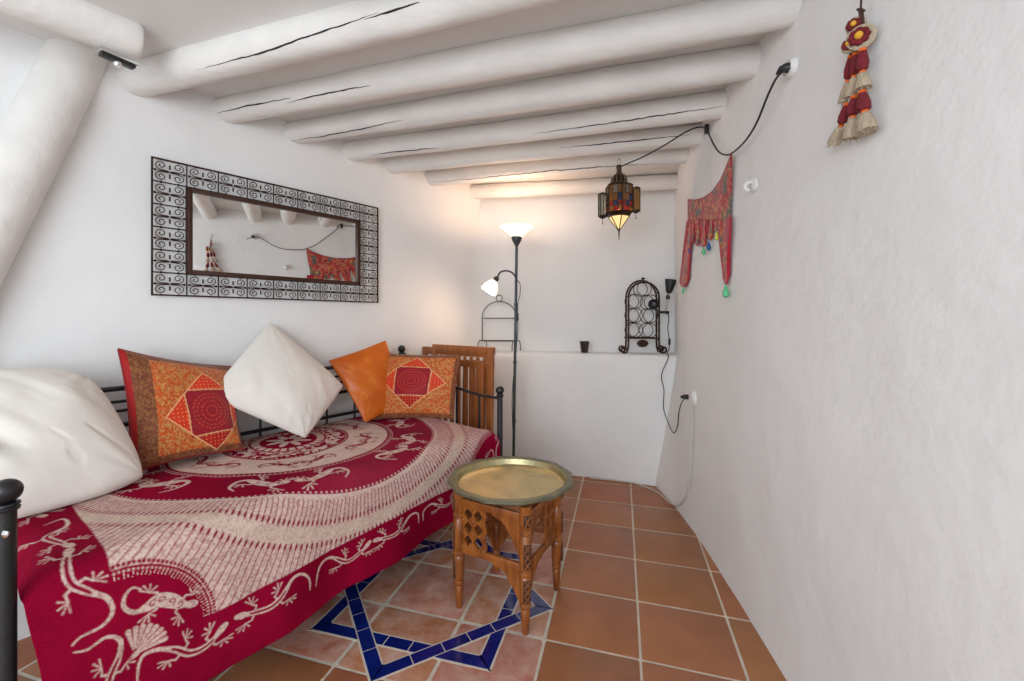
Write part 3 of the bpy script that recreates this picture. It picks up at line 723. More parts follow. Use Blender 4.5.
def patch_paint(cx,cy,rad,rot,leftband,seed,boldring):
    def f(S_,T_):
        og=s2l(205,90,28); gold=s2l(200,150,80); rust=s2l(160,44,16)
        c=brocade(S_,T_,seed,og,gold,rust,1.5)
        br=s2l(92,38,24); st=vnoise(S_,T_*.2,60,seed+5)
        # rust/gold striped side bands
        bandc=brocade(S_,T_,seed+9,s2l(128,66,36),s2l(150,98,50),s2l(90,36,22),1.3)
        m=np.maximum(sm(-leftband-.03,-leftband,-S_-.0)*0+ (S_<-1+leftband), (T_<-1+.16)|(T_>1-.14)|(S_>1-.10)).astype(float)
        c=lerp(c,bandc,m)
        x=(S_-cx)*math.cos(rot)+(T_-cy)*math.sin(rot); y=-(S_-cx)*math.sin(rot)+(T_-cy)*math.cos(rot)
        dm=np.abs(x)+np.abs(y); R_=rad
        inD=dm<R_; c[inD]=s2l(214,52,18)
        low=inD&(y>R_*.5); c[low]=s2l(176,16,14)
        h2=R_*.54; sq=(np.abs(x)<h2)&(np.abs(y)<h2); 
        c[sq]=s2l(150,8,30)
        dots=(np.hypot((x*14)%1-.5,(y*14)%1-.5)<.16)&inD&~sq; c[dots]=s2l(235,150,80)
        r_=np.hypot(x,y); th_=np.arctan2(y,x)
        for k,rr in enumerate((.07,.13,.19,.235)):
            mm=(np.abs(r_-rr*R_/.55)<.010)&(np.sin(th_*(10+6*k))>-.4); c[mm]=s2l(205,70,40)
        edge=(np.abs(dm-R_)<.016)|((np.abs(np.maximum(np.abs(x),np.abs(y))-h2)<.012)&inD); c[edge]=s2l(225,170,120)
        if boldring: c[(S_<-.90)]=s2l(165,10,16)
        return c, np.ones(c.shape)*s2l(150,10,20)
    return f
def satin_paint(S_,T_):
    c=np.ones(S_.shape+(3,))*s2l(206,104,18); c=lerp(c,np.ones(3)*s2l(186,84,12),vnoise(S_,T_,3,4))
    for cx,cy in ((-.55,-.45),(.1,-.55),(.6,-.2),(-.1,.05),(-.6,.35),(.45,.5)):
        r=np.hypot(S_-cx,T_-cy); c=lerp(c,np.ones(3)*s2l(226,146,60),((np.abs(r-.10)<.012)|(r<.03)|((np.abs(r-.06)<.010))).astype(float)*.45)
    return c,c.copy()
off=lambda u,v,o_:PL(u,v,o_)
topz=.60
def on(u,v,h=topz):  Z=(H0-h)*F/(v-319); return P(u,v,Z)
cushion('white_pillow','big plain white pillow at the near left end of daybed',[PL(-75,374,.12),PL(90,372,.15),on(152,480),on(-62,538)],.125,'whitecloth',None,None,-.03,seed=3,wr=.9,rnd=.085)
cushion('patchwork_cushion','patchwork cushion with red piping and mandala square beside big left pillow',[PL(116,347,.13),PL(233,366,.10),on(245,450),on(128,476)],.062,'cushion',patch_paint(.34,.16,.80,-.10,.42,11,1),None,.10,seed=7,n=200,piping=(mat('red_piping',(.25,.008,.012),.7),None,.004))
cushion('white_pillow','white square pillow standing on one corner in the middle of daybed',[PL(270,320,.04),PL(345,386,.20),on(306,440),PL(205,396,.20)],.085,'whitecloth',None,None,.02,seed=12,wr=.8,rnd=.04)
cushion('orange_cushion','small plain orange satin cushion propped on its corner beside patchwork cushion',[PL(327,360,.06),P(386,339,2.52),P(412,404,2.56),on(365,424,.60)],.05,'satin',satin_paint,None,.06,seed=17,n=130)
cushion('patchwork_cushion','patchwork cushion with crimson centre square leaning at far end of daybed',[P(380,352,2.56),P(463,354,2.40),P(455,420,2.33),P(373,420,2.38)],.06,'cushion',patch_paint(-.02,-.06,.78,.03,.14,31,0),None,.07,seed=23,n=200)

# ------------------------------------------------------------------ slatted folding chairs behind the bed's far end
def fold_chair(label,base,dirv,width,height,nsl,lean):
    t=thing('folding_chair',label,'chair',base,'folded slatted chairs')
    n=dirv.cross(V(0,0,1)).normalized(); up=(V(0,0,1)+n*lean).normalized(); R=Matrix((dirv,n,up)).transposed()
    at=lambda x,z,y=0: base+dirv*x+up*z+n*y
    L=height/up.z
    for x in (0,width):
        mb=MB(); mb.box(at(x,L*.5-.01),(.034,.024,L-.02),R,bev=.003); mb.build('side_rail',M['wood'],t)
    mb=MB(); mb.box(at(width/2,L-.025,-.003),(width+.04,.028,.045),R,bev=.004); mb.build('top_rail',M['wood'],t)
    for z in (L-.10,L*.45,L*.12):
        mb=MB(); mb.box(at(width/2,z,.012),(width,.014,.022),R,bev=.002); mb.build('cross_rail',M['wood'],t)
    for k in range(nsl):
        x=(k+1)*width/(nsl+1); mb=MB(); mb.box(at(x,L*.5,-.002),(.021,.012,L*.86),R,bev=.002); mb.build('slat',M['wood'],t)
    for x in (.04,width-.04):
        mb=MB(); mb.box(at(x,L*.46,.032),(.022,.02,L*.90),R,bev=.003); mb.build('back_leg',M['wood'],t)
    return t
dchair=(P(490,346,2.53)-P(432,343,2.84)); dchair.z=0; w_=dchair.length; dchair.normalize()
b0=P(433,343,2.84); b0.z=0
fold_chair('folded wooden chair, front one of two behind the daybed end, full slats showing',b0,dchair,w_*.97,.985,8,-.02)
b1=b0+V(-.045,.065,0)-dchair*.03
fold_chair('folded wooden chair, rear one of two behind the daybed end, mostly hidden',b1,dchair,w_*1.14,.965,8,-.0)

# ------------------------------------------------------------------ floor lamp (mother and child torchiere)
def build_floorlamp():
    Z=2.9; b=V(.007,Z,0); tpp=P(516.7,245,Z)
    t=thing('floor_lamp','grey torchiere floor lamp with glowing bowl and small side reading arm','lamp',b)
    ax=(tpp-b); 
    mb=MB(); mb.lathe([(.125,0),(.125,.012),(.11,.02),(.03,.028),(.012,.045)],b,32); mb.build('base',M['lampmetal'],t)
    mb=MB(); mb.tube([b+ax*s for s in np.linspace(.02,1,8)],.0095,10); mb.build('pole',M['lampmetal'],t)
    mb=MB()
    for s in (.28,.52,.755): c=b+ax*s; mb=MB(); mb.lathe([(.0095,-.012),(.0125,-.01),(.0125,.01),(.0095,.012)],c,12); mb.build('pole_joint',M['lampmetal'],t)
    mb=MB(); mb.lathe([(.010,-.01),(.014,.0),(.034,.035),(.036,.055),(.030,.058)],tpp,20); mb.build('socket_cup',M['lampmetal'],t)
    zt=H0+(319-227)/F*Z; z0=tpp.z+.05
    mb=MB(); hgt=zt-z0
    mb.lathe([(.032,0),(.050,hgt*.25),(.078,hgt*.62),(.112,hgt*.97),(.115,hgt),(.111,hgt),(.075,hgt*.64),(.046,hgt*.27),(.028,.006)],V(tpp.x+.001,Z,z0),36); o=mb.build('bowl_shade',M['opal'],t)
    o['label']='glowing opal glass bowl'
    px=lambda u,v,dz=0:P(u,v,Z+dz)
    arm=[px(516,284),px(515.5,277,-.01),px(511,272,-.02),px(505,270.8,-.03),px(500,272.5,-.04),px(497.6,277,-.045)]
    arm=catmull(arm,6); mb=MB(); mb.tube(arm,.006,8); mb.build('side_arm',M['lampmetal'],t)
    d=(px(490.5,288,-.06)-px(497.6,277,-.045)).normalized(); Rq=d.to_track_quat('Z','Y').to_matrix(); c=px(497.2,277.5,-.045)
    mb=MB(); mb.lathe([(.008,-.006),(.017,.002),(.019,.03),(.017,.045)],c,16,Rq); mb.build('arm_socket',M['lampmetal'],t)
    mb=MB(); mb.lathe([(.020,.030),(.036,.048),(.050,.075),(.056,.110),(.053,.110),(.046,.076),(.032,.052),(.016,.034)],c,24,Rq); o=mb.build('reading_shade',M['opal'],t)
    cab=catmull([px(517,280,-.01),px(520,284,-.01),px(520,294),px(518,303),px(517.5,312),px(517.8,330),px(516.6,344),px(515.8,356),px(514,372),px(512.2,396),px(512.4,420),px(513.2,440),px(512,470)],5)
    mb=MB(); mb.tube(cab,.0028,6); mb.build('cord',M['blackplastic'],t)
    mb=MB(); mb.box(px(517,317,-.012),(.022,.018,.055),bev=.006); mb.build('switch',M['blackplastic'],t)
    for pos,e in ((V(tpp.x,Z,z0+hgt*.95),5.5),(c+d*.095,3.2)):
        l=bpy.data.lights.new('bulb','POINT'); l.energy=e; l.color=(1,.66,.45); l.shadow_soft_size=.03
        lo=bpy.data.objects.new('bulb_light',l); link(lo); lo.location=pos
def catmull(p,n=6):
    p=[Vector(x) for x in p]; out=[]
    for i in range(len(p)-1):
        g=lambda k:p[min(max(k,0),len(p)-1)]
        p0,p1,p2,p3=g(i-1),g(i),g(i+1),g(i+2)
        for k in range(n):
            s=k/n; out.append(.5*((2*p1)+(p2-p0)*s+(2*p0-5*p1+4*p2-p3)*s*s+(3*p1-p0-3*p2+p3)*s**3))
    out.append(p[-1]); return out
build_floorlamp()

# ------------------------------------------------------------------ things on the ledge
def build_stand():
    Z=3.285; z0=.902; t=thing('plate_stand','thin wire two-tier plate stand with ring handle on the ledge behind floor lamp','stand',V(-.10,Z,z0))
    px=lambda u,v,dy=0: P(u,v,Z)+V(0,dy,0)
    for dy in (0,):
        pts=[px(482.3,341)]+[px(482.3,y) for y in (335,328,321)]
        for k in range(13):
            an=PI-PI*k/12; pts.append(px(499.3+17*math.cos(an),317-15.5*math.sin(an)))
        pts+=[px(516.3,y) for y in (322,328,335,341)]
        mb=MB(); mb.tube(pts,.0045,6); mb.build('arch_frame',M['lampmetal'],t)
    mb=MB(); c=px(499.3,298.2); mb.tube([c+V(math.cos(a)*.0235,0,math.sin(a)*.0235) for a in np.linspace(0,2*PI,17)[:-1]],.0035,6,closed=True); mb.build('ring_handle',M['lampmetal'],t)
    for v,w in ((318.3,.125),(340.8,.13)):
        mb=MB(); c=px(499.3,v)
        ring=[c+V(math.cos(a)*w,math.sin(a)*.055,0) for a in np.linspace(0,2*PI,25)[:-1]]; mb.tube(ring,.0035,6,closed=True)
        for s in (-.8,-.5,-.2,.1,.4,.7): mb.tube([c+V(w*s,-.055*math.sqrt(1-s*s),0),c+V(w*s,.055*math.sqrt(1-s*s),0)],.002,5)
        mb.build('wire_shelf',M['lampmetal'],t)
    for u in (482.3,516.3):
        for sg in (-1,1):
            mb=MB(); c=px(u,341); zf=.906
            pts=[c,c+V(sg*.018,sg*.02,.004),c+V(sg*.030,sg*.03,-.02),V(c.x+sg*.033,c.y+sg*.03,zf)]
            mb.tube(catmull(pts,4),.0038,6); mb.build('foot',M['lampmetal'],t)
build_stand()
def build_cup():
    c=V((584.5-512)/F*3.17,3.17,.904)
    mb=MB(); mb.lathe([(.024,0),(.026,.003),(.036,.082),(.0345,.082),(.025,.008),(.001,.008)],c,24); o=mb.build('tealight_glass',M['smoke']); tag(o,'small smoky brown tealight glass standing alone on the white ledge','candle holder')
    m2=MB(); m2.lathe([(.0235,.010),(.026,.034),(.001,.034)],c,20); m2.build('candle',M['darkcarve'],o)
build_cup()
def build_rack():
    Zf=3.02; t=thing('wine_rack','black wrought iron arched wine rack with bottle rings on ledge','wine rack',V((644-512)/F*3.05,3.05,.902))
    k=Zf/F; X=lambda cx:((610+cx/7.57)-512)*k
    Hh=lambda cy:max(.909,H0+(319-(270+cy/7.57))*k)
    def arch(dy,xl,xr,top):
        pts=[];r=(xr-xl)/2; cx=(xl+xr)/2; spring=Hh(205)
        xs=lambda x: x
        L=[V(xl-.018,Zf+dy,.915),V(xl-.012,Zf+dy,.915)]
        curl=[]
        for s in np.linspace(0,1,16):
            an=-.5*PI+.15-s*PI*1.75; rr=.024*(1-.5*s); curl.append(V(xl-.030+rr*math.cos(an),Zf+dy,.936+rr*math.sin(an)))
        left=curl[::-1]+[V(xl-.012,Zf+dy,.915),V(xl-.002,Zf+dy,.945),V(xl,Zf+dy,.99),V(xl,Zf+dy,1.08)]
        mid=[]
        for s in np.linspace(0,1,20):
            an=PI-PI*s; mid.append(V(cx+r*math.cos(an),Zf+dy,spring+(top-spring)*math.sin(an)))
        right=[V(2*cx-p.x,p.y,p.z) for p in left[::-1]]
        m=MB(); m.tube(left+mid+right,.0068,7); m.build('arch_frame',M['iron'],t)
        return cx,spring
    xl,xr_=X(140),X(372); cx,spr=arch(0,xl,xr_,Hh(92)); arch(.11,xl+.012,xr_+.018,Hh(70))
    # rungs across depth
    for an in np.linspace(.25,PI-.25,7): 
        r=(xr_-xl)/2; a=V(cx+r*math.cos(an),Zf,spr+(Hh(92)-spr)*math.sin(an)); mb=MB(); mb.tube([a,a+V(.014,.11,.016)],.004,6); mb.build('cross_rod',M['iron'],t)
    for z in (1.0,1.12,1.24): 
        for x in (xl,xr_): mb=MB(); mb.tube([V(x,Zf,z),V(x+.014,Zf+.11,z)],.004,6); mb.build('cross_rod',M['iron'],t)
    for cx_,cy in ((262,140),(195,235),(315,243),(194,343),(311,345),(195,455),(306,458)):
        for dy in (.0,.09):
            mb=MB(); c=V(X(cx_),Zf+.008+dy,Hh(cy)); mb.tube([c+V(math.cos(a)*.0505,0,math.sin(a)*.0505) for a in np.linspace(0,2*PI,25)[:-1]],.0028,6,closed=True); mb.build('bottle_ring',M['iron'],t)
    mb=MB(); 
    for dy in (0,.11): mb=MB(); mb.tube([V(xl,Zf+dy,Hh(515)),V(xr_,Zf+dy,Hh(517))],.006,6); mb.build('base_bar',M['iron'],t)
    mb=MB(); c=V(X(246),Zf-.002,Hh(556))
    for a in range(8): d=V(math.cos(a*PI/4),0,math.sin(a*PI/4)*.62); mb.ball(c+d*.024,.011,8,(1.2,.5,.9))
    mb.ball(c,.013,10,(1,.7,1)); mb.tube([c+V(math.cos(a)*.038,0,math.sin(a)*.024) for a in np.linspace(0,2*PI,21)[:-1]],.003,6,closed=True); mb.build('rosette',M['iron'],t)
    # small finial bud
    mb=MB(); mb.ball(V(cx+.01,Zf+.05,Hh(60)),.010,10,(1.4,1,.9)); mb.build('bud',M['iron'],t)
    # clip spot lamp
    t2=thing('clip_lamp','two-headed black clip lamp fixed to the right side of wine rack','lamp',V(X(400),Zf-.01,Hh(322)))
    pp=lambda a,b,dy=-.02:V(X(a),Zf+dy,H0+(319-(270+b/7.57))*k)
    mb=MB(); mb.box((pp(345,318)+pp(435,322))/2,(.088,.03,.018),bev=.004); mb.tube([pp(350,300,-.03),pp(350,335,-.03)],.010,10); mb.tube([pp(425,312),pp(425,336)],.010,10); mb.build('clamp',M['blackplastic'],t2)
    mb=MB(); mb.tube([pp(432,178),pp(428,230),pp(418,290),pp(412,318)],.0065,8); mb.build('arm',M['steel'],t2)
    d=(pp(455,60)-pp(434,190)).normalized(); Rq=d.to_track_quat('Z','Y').to_matrix()
    mb=MB(); mb.lathe([(.010,0),(.016,.006),(.022,.018),(.040,.098),(.037,.098),(.020,.022)],pp(436,180),20,Rq); o=mb.build('spot_shade',M['blackplastic'],t2)
    mb=MB(); mb.lathe([(.012,-.01),(.014,0),(.014,.014),(.011,.018)],pp(430,212),14,Rq); mb.build('socket_ring',M['blackplastic'],t2)
    d2=V(-.25,-.9,.1).normalized(); Rq=d2.to_track_quat('Z','Y').to_matrix()
    mb=MB(); mb.lathe([(.006,-.05),(.018,-.04),(.026,-.01),(.036,.015),(.034,.015),(.020,-.008),(.001,-.012)],pp(318,262,-.03),20,Rq); mb.build('spot_shade',M['blackplastic'],t2)
    mb=MB(); mb.tube([pp(335,290,-.02),pp(350,316,-.02)],.007,8); mb.build('knuckle',M['blackplastic'],t2)
    # cord to the wall socket
    pts=[pp(434,330,-.02),pp(433,380,-.03),pp(422,440,-.04),pp(428,520,-.05),pp(424,590,-.06),V(X(408),2.96,.915),V(X(404),2.925,.885)]
    pts+=[P(661.5,375,2.90),P(664,390,2.88),P(663.6,408,2.82),PR(668,422,.03),PR(673.5,433,.028),PR(677.5,426,.025),PR(679,412,.025),PR(682,402,.03),PR(686,397.5,.035)]
    mb=MB(); mb.tube(catmull(pts,6),.0034,6); mb.build('cord',M['blackplastic'],t2)
    mb=MB(); mb.box(pp(430,540,-.05),(.016,.014,.045),bev=.004); mb.build('inline_switch',M['blackplastic'],t2)
    q=PR(688,397,.012); mb=MB(); mb.tube([q,q+RN*.022,q+RN*.04-RD*.004],[.014,.013,.006],10); mb.build('plug',M['blackplastic'],t2)
build_rack()

# ------------------------------------------------------------------ sockets, cables, hook
def socket(u,v,label,w=.078,n=2):
    c=PR(u,v,.0); R=Matrix((RD,V(0,0,1),RN)).transposed()
    if R.determinant()<0: R=Matrix((-RD,V(0,0,1),RN)).transposed()
    t=thing('wall_socket',label,'socket',c)
    mb=MB(); mb.lathe([(w*.5,-.004),(w*.5,.006),(w*.46,.011),(.001,.012)],c,28,R); mb.build('cover_plate',M['whiteplastic'],t)
    mb=MB(); mb.lathe([(.026,.010),(.026,.016),(.022,.016),(.020,.013),(.001,.013)],c,20,R); mb.build('insert',M['whiteplastic'],t); return t
socket(792,68,'white wall socket high on right wall with black plug in it',.060)
socket(694,398,'white wall socket low on right wall near the back ledge',.085)
c=PR(754,185,0); R=Matrix((-RD,V(0,0,1),RN)).transposed()
t=thing('wall_hook','small white plastic hook on right wall beside the embroidered hanging','hook',c)
mb=MB(); mb.lathe([(.026,-.004),(.026,.004),(.020,.008),(.001,.009)],c,20,R); mb.build('hook_base',M['whiteplastic'],t)
mb=MB(); mb.tube(catmull([c+RN*.006+V(0,0,.012),c+RN*.028+V(0,0,.006),c+RN*.030+V(0,0,-.012),c+RN*.016+V(0,0,-.020)],5),.0065,8); mb.build('hook_arm',M['whiteplastic'],t)
# white cable from the low socket down and along the foot of the wall
pts=[PR(692,404,.012),PR(692,425,.012),PR(691,450,.016),PR(690.5,470,.020),PR(688,488,.024),PR(683.5,501,.022),PR(677,506,.016)]
fl=lambda u,v:on(u,v,.008)
pts+=[fl(669,502),fl(662,495.5),fl(652,489.5),fl(641,485.2),fl(632,482.6),fl(620,481.0),fl(606,479.4),fl(590,478.2)]

mb=MB(); mb.tube(catmull(pts,8),.0048,8); o=mb.build('white_cable',M['cable_w']); tag(o,'cream cable hanging from low socket and running along the foot of the ledge','cable')

# ------------------------------------------------------------------ lantern and its black cord
LC=V((619-512)/F*2.44,2.44,0)
def build_lantern():
    Z=2.44; k=Z/F/6.81; zc=lambda cy: H0+(319-(150+cy/6.81))*Z/F
    top=zc(105); t=thing('lantern','pierced brass hanging lantern with coloured glass panes under ceiling log','lantern',V(LC.x,LC.y,zc(612)))
    c=V(LC.x,LC.y,0); hexr=lambda r,z,n=6,ph=-PI/2:[c+V(math.cos(ph+i*2*PI/n)*r,math.sin(ph+i*2*PI/n)*r,z) for i in range(n)]
    mb=MB(); mb.tube([c+V(math.cos(a)*.010,0,zc(82)+math.sin(a)*.019) for a in np.linspace(0,2*PI,17)[:-1]],.0022,6,closed=True)
    mb.tube([c+V(0,0,zc(66)),c+V(0,0,2.085)],.0014,6); mb.build('hanging_ring',M['chrome'],t)
    mb=MB(); mb.lathe([(.015,zc(165)),(.016,zc(150)),(.013,zc(148)),(.014,zc(118)),(.017,zc(112)),(.012,zc(104)),(.004,zc(100))],c,16)
    mb.lathe([(.046,zc(245)),(.047,zc(230)),(.044,zc(205)),(.036,zc(182)),(.024,zc(168)),(.015,zc(163))],c,24)
    mb.build('dome',M['bronze'],t)
    # pierced ribs on the dome
    mb=MB()
    for i in range(12):
        a=i*PI/6; mb.tube([c+V(math.cos(a)*r,math.sin(a)*r,z) for r,z in ((.048,zc(242)),(.0485,zc(228)),(.0455,zc(205)),(.0375,zc(181)),(.025,zc(167)))],.0016,5)
    mb.lathe([(.052,zc(250)),(.052,zc(243)),(.047,zc(240))],c,24); mb.build('dome_ribs',M['brass'],t)
    # hexagonal body: frame + panes
    zt,zb,r=zc(250),zc(430),.076
    mb=MB(); A_=hexr(r,zt); B_=hexr(r,zb)
    for i in range(6):
        j=(i+1)%6; mb.tube([A_[i],B_[i]],.0036,6); mb.tube([A_[i],A_[j]],.0036,6); mb.tube([B_[i],B_[j]],.0036,6)
        for s in (.33,.62,.8): mb.tube([A_[i].lerp(B_[i],s),A_[j].lerp(B_[j],s)],.002,5)
        for s in (.33,.66): mb.tube([A_[i].lerp(A_[j],s),B_[i].lerp(B_[j],s)],.002,5)
    mb.build('body_frame',M['bronze'],t)
    mats=[M['g_clear'],M['g_blue'],M['g_red'],M['g_amber'],M['g_green']]
    seq=[3,0,1,2,0,3,1,2,3,1,0,2]; q=0
    mb=MB()
    for i in range(6):
        j=(i+1)%6
        for a in range(3):
            for s0,s1 in ((0,.33),(.33,.62),(.62,.8),(.8,1.)):
                P_=lambda s,x:A_[i].lerp(B_[i],s).lerp(A_[j].lerp(B_[j],s),x)
                qd=[P_(s0,a/3),P_(s0,(a+1)/3),P_(s1,(a+1)/3),P_(s1,a/3)]; nrm=((qd[1]-qd[0]).cross(qd[3]-qd[0])).normalized()*.0015
                mi=2 if (s0==.62 and a!=1) else (seq[q%12] if random.random()<.6 else 3); mb.prism(qd,nrm,mi); q+=1
    mb.build('glass_panes',mats,t,smooth=False)
    mb=MB(); mb.lathe([(.082,zt),(.070,zt+.010),(.050,zt+.018)],c,6,rad=-PI/2); mb.build('shoulder',M['bronze'],t,smooth=False)
    # corner turrets
    for i,a in enumerate((math.radians(-14),math.radians(166),math.radians(76))):
        dz=(.010,-.010,0)[i]; cc=c+V(math.cos(a)*.092,math.sin(a)*.092,0); mb=MB(); z1,z0=zc(280)+dz,zc(436)+dz
        mb.lathe([(.001,z1+.012),(.014,z1+.006),(.026,z1),(.026,z1-.006)],cc,8); mb.lathe([(.026,z0+.006),(.026,z0),(.014,z0-.008),(.001,z0-.014)],cc,8)
        for m_ in range(8): x=cc+V(math.cos(m_*PI/4)*.024,math.sin(m_*PI/4)*.024,0); mb.tube([V(x.x,x.y,z0),V(x.x,x.y,z1)],.0022,5)
        o=mb.build('turret',M['bronze'],t); mb=MB(); mb.lathe([(.022,z0),(.022,z1)],cc,8,m=0); mb.build('turret_glass',[M['g_amber'],M['g_clear'],M['g_blue']][i%3],o,smooth=False)
        mb=MB(); mb.tube([V(cc.x,cc.y,z0-.010),V(cc.x,cc.y,z0-.026),V(cc.x,cc.y,z0-.044)],[.0012,.0015,.003],6); mb.build('drop',M['bronze'],o)
    # lower cone
    zt2,zb2=zc(455),zc(552); A2=hexr(.060,zt2); tip=c+V(0,0,zb2)
    mb=MB(); mb.lathe([(.080,zb),(.066,zc(448)),(.062,zt2)],c,6,rad=-PI/2)
    for i in range(6): mb.tube([A2[i],tip],.003,6); mb.tube([A2[i],A2[(i+1)%6]],.003,6)
    mb.tube([tip+V(0,0,.006),tip-V(0,0,.012),tip-V(0,0,.05)],[.006,.004,.0018],8); mb.build('cone_frame',M['bronze'],t,smooth=False)
    mb=MB()
    for i in range(6):
        a_,b_=A2[i],A2[(i+1)%6]; mb.prism([a_*.98+tip*.02,b_*.98+tip*.02,tip],(c+V(0,0,zt2)-(a_+b_)/2).normalized()*.0015)
    mb.build('cone_glass',M['g_glow'],t,smooth=False)
    l=bpy.data.lights.new('lantern_bulb','POINT'); l.energy=2.2; l.color=(1,.72,.42); l.shadow_soft_size=.02; lo=bpy.data.objects.new('lantern_light',l); link(lo); lo.location=c+V(0,0,zc(430))
build_lantern()
pl=PR(789,67,.035); pts=[PR(789.5,68.5,.035),PR(778,76,.03),PR(768,95,.03),PR(757,122,.03),PR(746,140,.03),PR(733,152.5,.03),PR(726,155,.035),PR(719,152,.035),PR(713,143,.03),PR(707.5,131,.02)]
pts2=[PR(706,128,.03),P(697,127.5,2.09),P(684,133,2.10),P(665,145,2.20),P(645,156,2.30),P(630,162.5,2.38),P(622,166,2.44),V(LC.x,LC.y,H0+(319-166)/F*2.44)]
mb=MB(); mb.tube(catmull(pts+pts2,7),.0036,6); o=mb.build('black_cable',M['blackplastic']); tag(o,'black cable drooping from high socket across right wall to the lantern','cable')
q=PR(791,67.5,.008); mb=MB(); mb.tube([q,q+RN*.016,q+RN*.026+RD*.006,q+RN*.030+RD*.022-V(0,0,.006)],[.015,.014,.010,.005],12); c_=mb.build('plug',M['blackplastic'],o)
q=PR(706.5,129,.015); mb=MB(); mb.box(q,(.018,.02,.045),bev=.005); mb.build('inline_switch',M['blackplastic'],o)

# ------------------------------------------------------------------ embroidered hanging
def build_toran():
    cvt=lambda a,b:(580+a/4.54,150+b/4.54)
    t=thing('embroidered_hanging','red embroidered door hanging with flaps and long side strips on right wall','wall hanging',PR(*cvt(590,225),.02))
    def panel(name,poly,col_fn,off_=.012,crimson=None,nx=44):
        # poly as top list & bottom list of equal length (pixel); gives a draped strip with thickness
        top,bot=poly; n=nx; m_=34
        tp_=np.array([np.interp(np.linspace(0,1,n),np.linspace(0,1,len(top)),[cvt(*p)[k] for p in top]) for k in (0,1)]).T
        bt_=np.array([np.interp(np.linspace(0,1,n),np.linspace(0,1,len(bot)),[cvt(*p)[k] for p in bot]) for k in (0,1)]).T
        X=np.zeros((n,m_));Y=X.copy();Z=X.copy();W_=np.zeros((n,m_,2))
        for i in range(n):
            for j in range(m_):
                s=j/(m_-1); uv=tp_[i]*(1-s)+bt_[i]*s
                o_=off_+.003*math.sin(i*9./n+s*3)+.002*math.sin(s*5)
                p=PR(uv[0],uv[1],o_); X[i,j],Y[i,j],Z[i,j]=p; W_[i,j]=(p.y,p.z)
        cols=col_fn(np.linspace(0,1,n)[:,None]+0*X,np.linspace(0,1,m_)[None,:]+0*X,W_[...,0],W_[...,1])
        o=grid_mesh(name,X,Y,Z,M['cushion'],t,cols=cols); md=o.modifiers.new('thick','SOLIDIFY'); md.thickness=.004; md.offset=0; return o
    def emb(seed,cl=None,cr=None,cb=None,ct=None):
        def f(u,v,y,z):
            c=brocade(y,z,seed,s2l(190,52,58),s2l(206,120,96),s2l(140,20,40),3.4)
            g=vnoise(y,z,22,seed+2); c=lerp(c,np.ones(3)*s2l(66,104,96),np.clip((g-.66)*9,0,1)*.85)
            g=vnoise(y,z,70,seed+4); c=lerp(c,np.ones(3)*s2l(210,160,70),np.clip((g-.72)*9,0,1)*.8)
            g=vnoise(y,z,90,seed+6); c=lerp(c,np.ones(3)*s2l(60,20,24),np.clip((g-.74)*9,0,1)*.8)
            cm=np.ones(3)*s2l(176,14,50); mm=np.zeros_like(u)
            if cl: mm=np.maximum(mm,u<cl)
            if cr: mm=np.maximum(mm,u>1-cr)
            if cb: mm=np.maximum(mm,v>1-cb)
            if ct: mm=np.maximum(mm,v<ct)
            return lerp(c,cm,mm.astype(float))
        return f
    panel('top_band',([(490,222),(520,226),(560,216),(600,188),(640,130),(668,65),(690,8)],[(490,330),(525,322),(560,322),(595,318),(625,325),(655,330),(684,330)]),emb(3,ct=.05,cl=.03),.012,nx=60)
    for x0,x1,yb,k in ((500,520,425,1),(522,543,438,2),(546,573,442,3),(575,604,412,4),(606,630,378,5)):
        panel('flap',([(x0,318),(x1,316)],[(x0+2,yb-12),((x0+x1)/2,yb),(x1-2,yb-14)]),emb(7+k,cl=.14,cr=.14,cb=.08),.015,nx=14)
    panel('side_strip',([(484,322),(512,320)],[(452,602),(459,617),(470,624),(483,616),(495,590)]),emb(21,cl=.25,cr=.14,cb=.06),.014,nx=18)
    panel('side_strip',([(622,322),(650,318),(686,300)],[(650,585),(656,600),(664,616),(672,598),(681,560)]),emb(29,cr=.34,cl=.10,cb=.06),.014,nx=24)
    def bead(a,b,mk,s=1.):
        q=PR(*cvt(a,b),.018); mb=MB(); mb.tube([q+V(0,0,.028*s),q+V(0,0,.012*s),q,q-V(0,0,.012*s),q-V(0,0,.018*s)],[.002*s,.006*s,.011*s,.010*s,.002*s],10); mb.build('tassel_bead',M[mk],t)
    bead(561,462,'glaze_green',.9); bead(585,440,'glaze_blue'); bead(622,393,'glaze_yellow',.9); bead(662,647,'glaze_green',1.25); bead(468,640,'glaze_green',.8); bead(497,455,'glaze_blue',.8)
    for a,b in ((690,8),(565,205),(490,222)):
        pass
build_toran()

